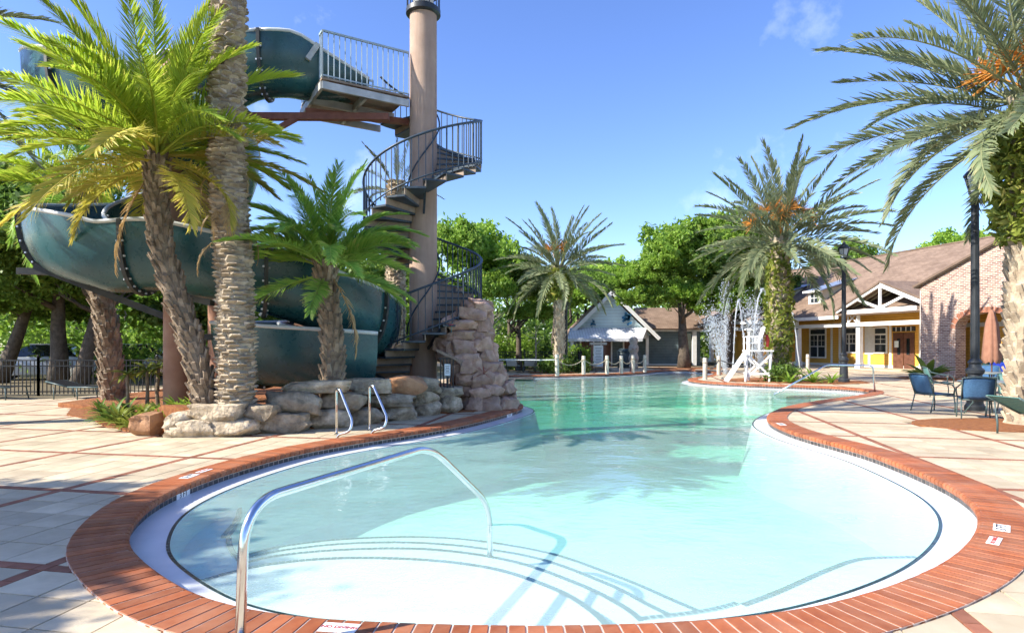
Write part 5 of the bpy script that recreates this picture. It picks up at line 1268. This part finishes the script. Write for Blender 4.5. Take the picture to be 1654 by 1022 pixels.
# ------------------------------------------------------------------ fences
def fence(label, pts, h=1.05, step=.115, post_every=2.2):
    root = thing('metal_fence', label, 'fence', (*pts[0], 0)); pk = MB(); o0 = Vector((*pts[0], 0))
    for i in range(len(pts) - 1):
        a, b = Vector((*pts[i], 0)) - o0, Vector((*pts[i + 1], 0)) - o0; L = (b - a).length; n = int(L / step)
        for k in range(n): p = a + (b - a) * (k / n); pk.box((p.x, p.y, h * .5), (.02, .02, h * .92))
        for z in (.12, h * .80, h * .95): mm = MB(); mm.bar(a + Vector((0, 0, z)), b + Vector((0, 0, z)), .03, .035); mm.build('rail', 'black_paint', root)
        np_ = max(1, int(L / post_every))
        for k in range(np_ + 1):
            p = a + (b - a) * (k / np_); mm = MB(); mm.box((p.x, p.y, h * .52), (.055, .055, h * 1.04)); mm.lathe([(.04, 0), (.045, .03), (.015, .07)], 8, (p.x, p.y, h * 1.04)); mm.build('post', 'black_paint', root)
    tag(pk.build('pickets', 'black_paint', root), kind='stuff'); return root
fence('black picket fence running along the trees behind the slide', [(-24, 18.2), (-14, 18.3), (-7.5, 19.2), (-4.5, 21)], 1.1)
fence('black picket fence behind the lounge chairs across the pool', [(-2.5, 36.5), (4.0, 37.5), (4.8, 42)], 1.15)
# ------------------------------------------------------------------ lamp posts
def lamp(label, x, y, lantern=True, h=4.75):
    root = thing('lamp_post', label, 'lamp post', (x, y, 0), 0, 'black lamp posts')
    m = MB(); m.lathe([(.21, 0), (.21, .10), (.165, .16), (.15, .5), (.14, .82), (.18, .86), (.19, .93), (.13, .99), (.12, 1.06), (.15, 1.10), (.10, 1.18)], 16); o = m.build('base', 'lamp_black', root); autosmooth(o, 30)
    m = MB(); n = 12; prof_ = [(.088, 1.15), (.082, 2.6), (.070, h)]
    m.lathe(prof_, 14)
    for k in range(n):
        a = 2 * math.pi * k / n; m.bar((.085 * math.cos(a), .085 * math.sin(a), 1.2), (.070 * math.cos(a), .070 * math.sin(a), h), .012, .012)
    o = m.build('pole', 'lamp_black', root); autosmooth(o, 40)
    m = MB(); m.lathe([(.075, h), (.11, h + .03), (.11, h + .07), (.06, h + .10), (.06, h + .16), (.13, h + .22), (.13, h + .25)], 14); o = m.build('collar', 'lamp_black', root); autosmooth(o, 30)
    if lantern:
        m = MB(); m.lathe([(.11, h + .25), (.20, h + .62)], 6); m.build('glass', 'lamp_glass', root)
        m = MB()
        for k in range(6):
            a = 2 * math.pi * k / 6; m.bar((.115 * math.cos(a), .115 * math.sin(a), h + .25), (.21 * math.cos(a), .21 * math.sin(a), h + .63), .022, .022)
        m.build('cage', 'lamp_black', root)
        m = MB(); m.lathe([(.23, h + .62), (.22, h + .66), (.10, h + .80), (.05, h + .84), (.05, h + .88), (.015, h + .95)], 12); m.build('hood', 'lamp_black', root)
    return root
lamp('tall black lamp post standing just behind the patio table', 10.62, 14.2)
lamp('black lamp post with its head in the palm fronds near the clubhouse porch', 13.4, 25.0)
root = thing('light_pole', 'plain dark pole beside the slender far palm', 'pole', (3.1, 35.5, 0)); m = MB(); m.lathe([(.10, 0), (.07, 4.6)], 10); m.build('pole', 'lamp_black', root); m = MB(); m.lathe([(.12, 4.6), (.14, 4.8), (.05, 4.95)], 10); m.build('head', 'lamp_black', root)
# ------------------------------------------------------------------ patio furniture
def make_chair(label, sling='blue_sling'):
    root = thing('patio_chair', label, 'chair', (0, 0, 0), 0, 'patio chairs by the clubhouse')
    sx, fy, by = .27, .25, -.23
    for s in (-1, 1):
        m = MB(); m.tube([(s * sx, fy, .40), (s * sx * 1.02, fy + .03, .2), (s * sx * 1.05, fy + .02, 0)], .014, 7); m.build('leg', 'chair_frame', root, True)
        m = MB(); m.tube([(s * sx, by, .40), (s * sx * 1.02, by - .05, .2), (s * sx * 1.05, by - .10, 0)], .014, 7); m.build('leg', 'chair_frame', root, True)
        m = MB(); m.tube([(s * sx, fy, .40), (s * sx * 1.08, fy + .01, .54), (s * sx * 1.10, fy - .06, .62), (s * sx * 1.1, fy - .25, .645), (s * sx * 1.05, by - .07, .72), (s * sx, by - .12, .80)], .014, 7); m.build('armrest', 'chair_frame', root, True)
    m = MB(); m.tube([(-sx, fy, .41), (sx, fy, .41), (sx, by, .395), (-sx, by, .395), (-sx, fy, .41)], .015, 7); m.build('seat_frame', 'chair_frame', root, True)
    m = MB(); n = 6
    for i in range(n + 1):
        t = i / n; y = fy - .0 + (by - fy) * t; z = .415 - .03 * math.sin(t * 3.1)
        m.v += [(-sx + .01, y, z), (0, y, z - .012), (sx - .01, y, z)]; m.tint += [0] * 3
    m.f += [(i * 3 + j, i * 3 + j + 1, i * 3 + 4 + j, i * 3 + 3 + j) for i in range(n) for j in range(2)]
    o = m.build('seat', sling, root, True); md = o.modifiers.new('s', 'SOLIDIFY'); md.thickness = .008
    m = MB()
    for i in range(n + 1):
        t = i / n; y = by - .16 * t - .02 * math.sin(t * 3.1); z = .40 + .44 * t
        m.v += [(-sx + .01, y + .015, z), (-.1, y - .02, z + .012 * t), (.1, y - .02, z + .012 * t), (sx - .01, y + .015, z)]; m.tint += [0] * 4
    m.f += [(i * 4 + j, i * 4 + j + 1, i * 4 + 5 + j, i * 4 + 4 + j) for i in range(n) for j in range(3)]
    o = m.build('backrest', sling, root, True); md = o.modifiers.new('s', 'SOLIDIFY'); md.thickness = .008
    m = MB(); m.tube([(-sx, by, .395), (-sx, by - .08, .62), (-sx, by - .16, .84), (-.1, by - .20, .862), (.1, by - .20, .862), (sx, by - .16, .84), (sx, by - .08, .62), (sx, by, .395)], .015, 7); m.build('back_frame', 'chair_frame', root, True)
    return root
c0 = make_chair('blue sling chair facing the table, seen from its side'); c0.location = (9.50, 13.95, 0); c0.rotation_euler = (0, 0, R(-82))
clone(c0, (9.45, 12.62, 0), R(-28), 'blue sling chair with its back to the pool, nearest before the table')
c1 = make_chair('pale green sling chair behind the round patio table', 'green_sling'); c1.location = (11.2, 13.75, 0); c1.rotation_euler = (0, 0, R(150))
clone(c0, (11.15, 12.5, 0), R(70), 'dark sling chair half hidden behind the big palm trunk')
c2 = clone(c1, (12.45, 18.0, 0), R(-110), 'green chair behind the tall lamp post, before the teal door')
clone(c1, (14.0, 17.3, 0), R(110), 'green chair on the far side of the umbrella table'); clone(c1, (13.2, 16.5, 0), R(10), 'green chair with its back turned before the umbrella table')
clone(c0, (14.6, 18.9, 0), R(150), 'blue chair farthest back beside the folded umbrella')
def patio_table(label, x, y, r=.56):
    root = thing('patio_table', label, 'table', (x, y, 0), 0, 'round patio tables')
    m = MB(); m.lathe([(r - .02, .69), (r, .70), (r, .725), (r - .02, .73)], 32); o = m.build('table_top', 'table_top', root); autosmooth(o, 40)
    for k in range(4):
        a = R(45 + 90 * k); c, s = math.cos(a), math.sin(a); m = MB(); m.tube([(c * .42, s * .42, .69), (c * .30, s * .30, .45), (c * .28, s * .28, .25), (c * .45, s * .45, 0)], .017, 7); m.build('leg', 'chair_frame', root, True)
    m = MB(); m.tube([(.29 * math.cos(a), .29 * math.sin(a), .34) for a in np.linspace(0, 6.2832, 25)], .012, 6, False); m.build('leg_ring', 'chair_frame', root, True); return root
patio_table('round patio table between the big palm and the tall lamp post', 10.25, 13.3); patio_table('round patio table under the folded brown umbrella', 13.6, 17.55)
um = thing('umbrella', 'folded brown patio umbrella before the brick arch', 'umbrella', (13.6, 17.55, 0))
m = MB(); m.lathe([(.02, .0), (.02, 2.55)], 8); m.build('pole', 'door_wood', um)
m = MB(); m.lathe([(.26, .0), (.27, .06), (.06, .10), (.045, .3)], 16); m.build('base', 'lamp_black', um)
m = MB(); n = 24; prof_ = [(.15, 1.02), (.20, 1.12), (.17, 1.6), (.13, 2.1), (.06, 2.42), (.02, 2.5)]
vs = [(r * (1 + .22 * math.cos(8 * 2 * math.pi * j / n)) * math.cos(2 * math.pi * j / n), r * (1 + .22 * math.cos(8 * 2 * math.pi * j / n)) * math.sin(2 * math.pi * j / n), z - (.06 if i == 0 and j % 3 == 0 else 0)) for i, (r, z) in enumerate(prof_) for j in range(n)]
m.add(vs, [(i * n + j, i * n + (j + 1) % n, (i + 1) * n + (j + 1) % n, (i + 1) * n + j) for i in range(len(prof_) - 1) for j in range(n)]); m.build('canopy', 'umbrella_cloth', um, True)
m = MB(); m.lathe([(.025, 2.5), (.035, 2.55), (.01, 2.62)], 8); m.build('finial', 'door_wood', um)
tw_ = thing('beach_towel', 'blue towel hung over a white chair before the brick arch', 'towel', (15.15, 19.3, 0)); m = MB()
m.add([(-.25, 0, .95), (.25, 0, .95), (.25, -.05, .45), (-.25, -.05, .45), (-.25, .05, .5), (.25, .05, .5)], [(0, 1, 2, 3), (0, 4, 5, 1)]); o = m.build('cloth', 'blue_towel', tw_); md = o.modifiers.new('s', 'SOLIDIFY'); md.thickness = .015
wc = clone(c1, (15.15, 19.45, 0), R(170), 'chair under the blue towel before the brick arch')
def lounger(label, x, y, rz, strap='white_plastic', back=35):
    root = thing('lounge_chair', label, 'lounge chair', (x, y, 0), rz, 'lounge chairs')
    for sx_ in (-.3, .3):
        for yy in (-.75, .0, .75): m = MB(); m.tube([(sx_, yy, .33), (sx_ * 1.05, yy - .03, .16), (sx_ * 1.12, yy - .05, 0)], .016, 6); m.build('leg', 'chair_frame', root, True)
        m = MB(); m.tube([(sx_, -.92, .34), (sx_, .30, .34)], .02, 7); m.build('side_rail', 'chair_frame', root, True)
        m = MB(); m.tube([(sx_, .30, .34), (sx_, .30 + .72 * math.cos(R(back)), .34 + .72 * math.sin(R(back)))], .02, 7); m.build('back_rail', 'chair_frame', root, True)
    sm = MB(); sm.box((0, 0, 0), (.60, .055, .012)); st_ = sm.mesh('strap', strap)
    for k in range(17): o = link('strap', st_, root); o.location = (0, -.90 + k * .073, .352)
    for k in range(10): q = .04 + k * .072; o = link('strap', st_, root); o.location = (0, .30 + q * math.cos(R(back)), .352 + q * math.sin(R(back))); o.rotation_euler = (R(back), 0, 0)
    return root
lounger('strap lounge chair cut by the right edge in front of the big palm', 9.0, 10.3, R(98), 'green_sling', 25)
for k, x in enumerate((-.75, .05, .95)):
    lounger(('white lounge chair nearest the grotto across the pool', 'middle white lounge chair across the pool', 'white lounge chair nearest the small round tree')[k], x, 33.9 + .1 * k, R(165 + 8 * k))
lounger('lounge chair behind the rope barrier near the notice board', 3.9, 35.0, R(120), 'white_plastic', 15)
for k in range(2): lounger(('dark lounge chair before the fence left of the rough palm', 'dark lounge chair before the fence at the far left edge')[k], -11.9 - 2.6 * k, 17.3, R(80), 'black_paint', 12)
# ------------------------------------------------------------------ lifeguard chair
lg = thing('lifeguard_chair', 'tall white wooden lifeguard chair on the island edge', 'lifeguard chair', (9.75, 25.6, 0), R(-8)); lg.scale = (.88, .88, .92)
def lgp(nm, *bars):
    m = MB()
    for a, b, w, h in bars: m.bar(a, b, w, h)
    return m.build(nm, 'lifeguard_white', lg)
for sx_ in (-.1, .95):
    lgp('leg', ((sx_ - .10, -.45, 0), (sx_ + .03, -.3, 1.35), .07, .09)); lgp('leg', ((sx_ + .28, .55, 0), (sx_ + .02, .35, 1.35), .07, .09))
for y in (-.36, .42):
    lgp('cross_brace', ((-.08, y, .2), (.95, y, 1.2), .04, .08)); lgp('cross_brace', ((.95, y, .2), (-.08, y, 1.2), .04, .08)); lgp('lower_rail', ((-.1, y, .35), (1.05, y, .35), .05, .09))
lgp('platform', ((-.15, 0, 1.37), (1.05, 0, 1.37), .9, .06))
for y in (-.40, .02):
    lgp('ladder_rail', ((-1.05, y - .1, 0), (-.12, y - .1, 1.36), .06, .13))
for k in range(5): t = .14 + k * .19; lgp('rung', ((-1.05 + .93 * t, -.54, 1.36 * t), (-1.05 + .93 * t, -.04, 1.36 * t), .17, .035))
for x in (-.1, .42):
    for y in (-.36, .34): lgp('arm_post', ((x, y, 1.4), (x, y, 2.0), .06, .06))
for y in (-.36, .34): lgp('armrest', ((-.15, y, 2.0), (.5, y, 2.0), .10, .05))
lgp('seat', ((-.02, 0, 1.72), (.45, 0, 1.72), .62, .05))
for k in range(4): y = -.27 + k * .17; lgp('back_slat', ((.48, y, 1.72), (.70, y, 2.48 - .04 * abs(k - 1.5)), .15, .03))
tag(thing('rescue_tube', 'red rescue tube hung on the back of the lifeguard chair', 'rescue tube', (10.45, 25.4, 1.62)), None); rt = bpy.data.objects['rescue_tube']
m = MB(); m.tube([(0, 0, .30), (.05, 0, .1), (.02, 0, -.2)], [.06, .07, .06], 8); m.build('foam', 'red_foam', rt, True); m = MB(); m.tube([(0, 0, .28), (-.1, 0, .42), (-.05, .05, .55)], .012, 5); m.build('strap', 'black_paint', rt)
# ------------------------------------------------------------------ bollards with ropes
def bollard(label, x, y, h=.95, r=.11):
    root = thing('wooden_bollard', label, 'bollard', (x, y, 0), 0, 'wooden rope bollards'); m = MB(); m.lathe([(r, 0), (r * .97, h * .55), (r * .95, h - .03), (r * .8, h)], 12); o = m.build('post', 'post_wood', root); autosmooth(o, 40)
    m = MB(); m.tube([(r * 1.05 * math.cos(a), r * 1.05 * math.sin(a), h - .2) for a in np.linspace(0, 6.28, 13)], .02, 5, False); m.build('rope_collar', 'rope', root)
bs = [('white-grey bollard at the far pool edge before the slender palm', 900, 607), ('bollard left of the white notice board', 943, 605), ('bollard right of the white notice board', 981, 604), ('bollard before the dark bin', 1004, 603), ('bollard before the carved totem', 1023, 602), ('last bollard of the far row before the cabana corner', 1042, 601), ('bollard at the tip of the lifeguard island', 1140, 613.5), ('bollard behind the lifeguard ladder', 1162, 606), ('bollard by the clubhouse walk right of the island palm', 1306, 598), ('bollard next to the grotto at the far pool edge', 800, 606)]
bp = []
for lb, px, py in bs:
    g_ = G(px, py); bollard(lb, g_.x, g_.y + .1, .95 if px > 920 else 1.05, .10); bp.append(Vector((g_.x, g_.y + .1, .78)))
def rope(label, a, b, sag=.28, r=.022, mat='rope'):
    pts = [a + (b - a) * t + Vector((0, 0, -sag * 4 * t * (1 - t))) for t in np.linspace(0, 1, 13)]; m = MB(); o0 = a.copy(); m.tube([p - o0 for p in pts], r, 6)
    o = m.build('barrier_rope', mat, None, True); o.location = o0; tag(o, label, 'rope', 'ropes between bollards')
for i, lb in ((0, 'rope between the slender palm bollard and the next'), (1, 'rope in front of the white notice board'), (2, 'rope in front of the dark bin'), (3, 'rope in front of the carved totem'), (4, 'last rope of the far row by the cabana')): rope(lb, bp[i], bp[i + 1])
rope('dark rope sagging from the island tip bollard toward the lifeguard ladder', bp[6], bp[7], .35, .028, 'lamp_black'); rope('dark rope behind the lifeguard chair', bp[7], Vector((12.6, 28.6, .78)), .3, .025, 'lamp_black')
rope('straight pale rail from the grotto to the slender palm bollard', bp[9], bp[0], .02, .03, 'slide_rim')
# notice board, bin, totem, sign by the grotto
nb = thing('notice_board', 'white pool notice board on brown posts across the pool', 'notice board', (5.05, 36.6, 0)); quick('panel', 'notice', nb, ((.05, -.06, .85), (.55, .04, 1.25))); quick('post', 'door_wood', nb, ((-.33, 0, .75), (.12, .12, 1.5))); quick('post', 'door_wood', nb, ((.42, 0, .75), (.12, .12, 1.5))); quick('cap', 'post_wood', nb, ((.05, 0, 1.58), (1.0, .3, .14)))
m = MB()
for k in range(11): m.box((.05, -.085, 1.32 - k * .09), (.40 - .05 * (k % 3), .004, .022))
tag(m.build('print_lines', 'dark_print', nb), kind='stuff')
bn = thing('trash_bin', 'dark green trash bin before the cabana doors', 'bin', (7.4, 40.8, 0)); m = MB(); m.lathe([(.42, 0), (.46, .1), (.48, 1.0), (.46, 1.02)], 16); m.build('body', 'bin_dark', bn, True); m = MB(); m.lathe([(.50, 1.02), (.50, 1.1), (.3, 1.25), (.28, 1.26)], 16); m.build('lid', 'bin_dark', bn, True)
tt = thing('carved_totem', 'pale carved stone totem before the cabana doors', 'totem', (7.7, 39.2, 0)); m = MB(); prof_ = [(.26, 0), (.30, .15), (.24, .35), (.30, .5), (.33, .72), (.26, .9), (.24, 1.0), (.31, 1.12), (.32, 1.4), (.22, 1.55), (.27, 1.68), (.27, 1.9), (.12, 2.02)]; m.lathe(prof_, 12); m.build('body', 'stone_carving', tt, True)
m = MB(); m.box((-.1, -.30, 1.25), (.09, .1, .07)); m.box((.1, -.30, 1.25), (.09, .1, .07)); m.box((0, -.33, .62), (.25, .1, .08)); m.build('carved_face', 'grotto_stone', tt)
sp = thing('slide_rules_sign', 'small white sign on a dark gate post beside the rock grotto', 'sign', (-1.47, 13.75, 0)); m = MB()
for k in range(5): m.box((-.12 + k * .07, .04, .75), (.025, .025, .9))
m.box((.02, .04, 1.2), (.36, .03, .03)); m.build('gate_bars', 'black_paint', sp); quick('post', 'black_paint', sp, ((.04, .0, .55), (.05, .05, 1.1))); quick('panel', 'notice', sp, ((.04, -.035, .95), (.13, .015, .26)))
m = MB(); m.bar((-.2, .02, 1.38), (.38, -.08, 1.12), .07, .05); m.build('gate_handrail', 'weathered_deck', sp)
m = MB()
for k in range(5): m.box((.04, -.046, 1.03 - k * .035), (.09 - .02 * (k % 2), .003, .01))
tag(m.build('print_lines', 'dark_print', sp), kind='stuff')
# ------------------------------------------------------------------ steel rails
def arc_path(pts, rad=.12, n=6):
    res = [Vector(pts[0])]
    for i in range(1, len(pts) - 1):
        p, a, b = Vector(pts[i]), Vector(pts[i - 1]), Vector(pts[i + 1]); da, db = (a - p), (b - p); r_ = min(rad, da.length * .45, db.length * .45); s, e = p + da.normalized() * r_, p + db.normalized() * r_
        for k in range(n + 1): t = k / n; res.append((1 - t) ** 2 * s + 2 * t * (1 - t) * p + t * t * e)
    res.append(Vector(pts[-1])); return res
hr = thing('entry_handrail', 'bent stainless handrail leading from the near deck into the pool steps', 'handrail', (-1.32, 3.0, 0))
def rel(p): return Vector(p) - Vector((-1.32, 3.0, 0))
m = MB(); m.tube(arc_path([rel((-1.32, 3.0, .0)), rel((-1.32, 3.06, .72)), rel((-.64, 4.85, .705)), rel((-.20, 5.62, .05)), rel((-.20, 5.66, -.72))], .24, 10), .026, 14); m.build('tube', 'steel', hr, True)
m = MB(); m.lathe([(.05, .0), (.05, .012), (.03, .02)], 14); o = m.build('flange', 'steel', hr); o.location = (0, 0, .0)
ld = G(537, 703)
for k, (px, py, lb) in enumerate(((541, 703, 'left of the pair of pool ladder grab rails by the boulder wall'), (595, 697, 'right of the pair of pool ladder grab rails by the boulder wall'))):
    g_ = G(px, py); root = thing('grab_rail', lb, 'grab rail', g_, 0, 'pool ladder grab rails'); s = g_.y / 1000
    pl_ = [(0, .1, 0), (0, .08, 74 * s), (.08, -.02, 76 * s), (36 * s, -.30, 26 * s), (33 * s, -.36, 11 * s), (11 * s, -.28, 5 * s), (7 * s, -.28, -.4)]
    m = MB(); m.tube(arc_path(pl_, .09, 7), .022, 12); m.build('tube', 'steel', root, True); m = MB(); m.lathe([(.045, 0), (.045, .012), (.025, .02)], 12); o = m.build('flange', 'steel', root); o.location = (0, .1, 0)
ir = thing('inlet_handrail', 'thin steel handrail sloping into the shallow inlet by the island', 'handrail', (11.35, 19.9, 0))
a = P(1412, 627, 19.4); b0 = Vector((11.35, 19.9, 0))
m = MB(); m.tube(arc_path([Vector((11.55, 19.7, 0)) - b0, P(1410, 590, 19.7) - b0, P(1335, 589, 20.4) - b0, P(1250, 637, 19.9) - b0], .15, 6), .026, 10); m.build('tube', 'steel', ir, True)
# ------------------------------------------------------------------ fountain jets
def jet(label, base, top, land=None, seed=0, n=260, spread=.22, r=.03):
    """arched or upright jet: a core stream that breaks into drops"""
    root = thing('water_jet', label, 'fountain jet', base, 0, 'fountain jets of the splash pad'); rr = random.Random(seed); b = Vector((0, 0, 0)); t_ = Vector(top) - Vector(base); l_ = (Vector(land) - Vector(base)) if land else None
    m = MB(); dm = MB()
    pts = []
    K = 26
    for k in range(K + 1):
        t = k / K
        if l_ is None: p = Vector((t_.x * t, t_.y * t, t_.z * t))
        else: p = Vector((l_.x * t, l_.y * t, 4 * t_.z * t * (1 - t)))
        pts.append(p + Vector((rr.gauss(0, .012), rr.gauss(0, .012), rr.gauss(0, .02))))
    m.tube(pts if l_ is not None else pts[:14], [r * rr.uniform(.6, 1.3) for _ in (pts if l_ is not None else pts[:14])], 6); m.build('stream', 'water_spray', root, True)
    for k in range(int(n * 2.2)):
        t = rr.random() ** (.8 if l_ is None else 1); i = min(int(t * K), K); p = pts[i]; sp_ = spread * (.15 + t * 1.3) if l_ is None else spread * .35
        q = p + Vector((rr.gauss(0, sp_), rr.gauss(0, sp_), rr.gauss(0, sp_) - abs(rr.gauss(0, .5)) * (t if l_ is None else .0)))
        q.z = max(q.z, .02); s = rr.uniform(.007, .026)
        dm.add([q + Vector(v) * s for v in ((1, 0, 0), (-.5, .87, 0), (-.5, -.87, 0), (0, 0, 1.6), (0, 0, -1.2))], [(0, 1, 3), (1, 2, 3), (2, 0, 3), (1, 0, 4), (2, 1, 4), (0, 2, 4)])
    tag(dm.build('drops', 'water_spray', root), kind='stuff')
JY = 31.5
jet('foaming jet leaning left before the oak trunk, left of the lifeguard chair', G(1173, 604), P(1150, 492, JY), None, 1, 1300, .24)
jet('tall thin misty jet rising above the lifeguard ladder', G(1172, 602), P(1172, 446, 33), None, 2, 700, .12)
jet('small arched jet just left of the lifeguard seat', G(1183, 603), P(1190, 482, 32), G(1203, 602), 3, 160, .10)
jet('foaming jet rising behind the lifeguard seat', G(1233, 603), P(1212, 478, JY), None, 4, 1300, .22)
jet('tall arched jet curving over toward the island palm trunk', G(1212, 603), P(1222, 462, JY), G(1251, 602), 5, 200, .10)
jet('slanting jet to the right of the island palm trunk', G(1292, 597), P(1268, 466, 36), G(1240, 597), 6, 200, .08)
# ------------------------------------------------------------------ parked cars beyond the fence
def car(label, x, y, rz, mat):
    root = thing('parked_car', label, 'car', (x, y, 0), rz, 'cars parked beyond the fence')
    bm = bmesh.new(); sec = [(-2.2, .45, .62), (-2.15, .35, .85), (-1.4, .25, 1.0), (-.9, .22, 1.02), (0, .22, 1.02), (.9, .22, .98), (1.5, .25, .92), (2.1, .33, .78), (2.22, .42, .6)]
    m = MB()
    for x_, zb, zt in sec:
        for y_, z_ in ((-.86, zb), (-.92, (zb + zt) / 2), (-.82, zt), (.82, zt), (.92, (zb + zt) / 2), (.86, zb)): m.v.append((x_, y_, z_)); m.tint.append(0)
    n = 6
    m.f = [(i * n + j, i * n + (j + 1) % n, (i + 1) * n + (j + 1) % n, (i + 1) * n + j) for i in range(len(sec) - 1) for j in range(n)] + [tuple(range(n)), tuple(range(len(m.v) - n, len(m.v)))]
    bm.free(); o = m.build('body', mat, root); fixnormals(o); bevel(o, .05)
    m = MB(); m.v = [(-1.5, -.8, .98), (1.15, -.8, .98), (1.15, .8, .98), (-1.5, .8, .98), (-.95, -.66, 1.52), (.25, -.66, 1.52), (.25, .66, 1.52), (-.95, .66, 1.52)]; m.tint = [0] * 8
    m.f = [(0, 1, 5, 4), (1, 2, 6, 5), (2, 3, 7, 6), (3, 0, 4, 7), (4, 5, 6, 7)]; o = m.build('cabin_glass', 'dark_glass', root); fixnormals(o)
    m = MB(); m.slab([(-.98, -.68, 1.56), (.28, -.68, 1.56), (.28, .68, 1.56), (-.98, .68, 1.56)], .05); o = m.build('roof', mat, root); fixnormals(o)
    wm = MB(); wm.tube([(0, -.1, 0), (0, .1, 0)], .33, 16)
    me = wm.mesh('wheel', 'tyre'); hm = MB(); hm.tube([(0, -.11, 0), (0, .11, 0)], .2, 12); hme = hm.mesh('rim', 'steel')
    for x_ in (-1.35, 1.4):
        for y_ in (-.8, .8): w = link('wheel', me, root); w.location = (x_, y_, .33); link('rim', hme, w)
    for y_ in (-.6, .6): quick('headlight', 'lamp_glass', root, ((2.19, y_, .68), (.06, .34, .14)))
car('silver car parked beyond the fence at the far left', -20.6, 27.2, R(200), 'car_silver'); car('pale car parked beyond the fence beside the forked oak', -15.6, 30.5, R(30), 'car_silver'); car('blue car parked beyond the fence left of the rough palm', -18.6, 31.5, R(15), 'car_blue')
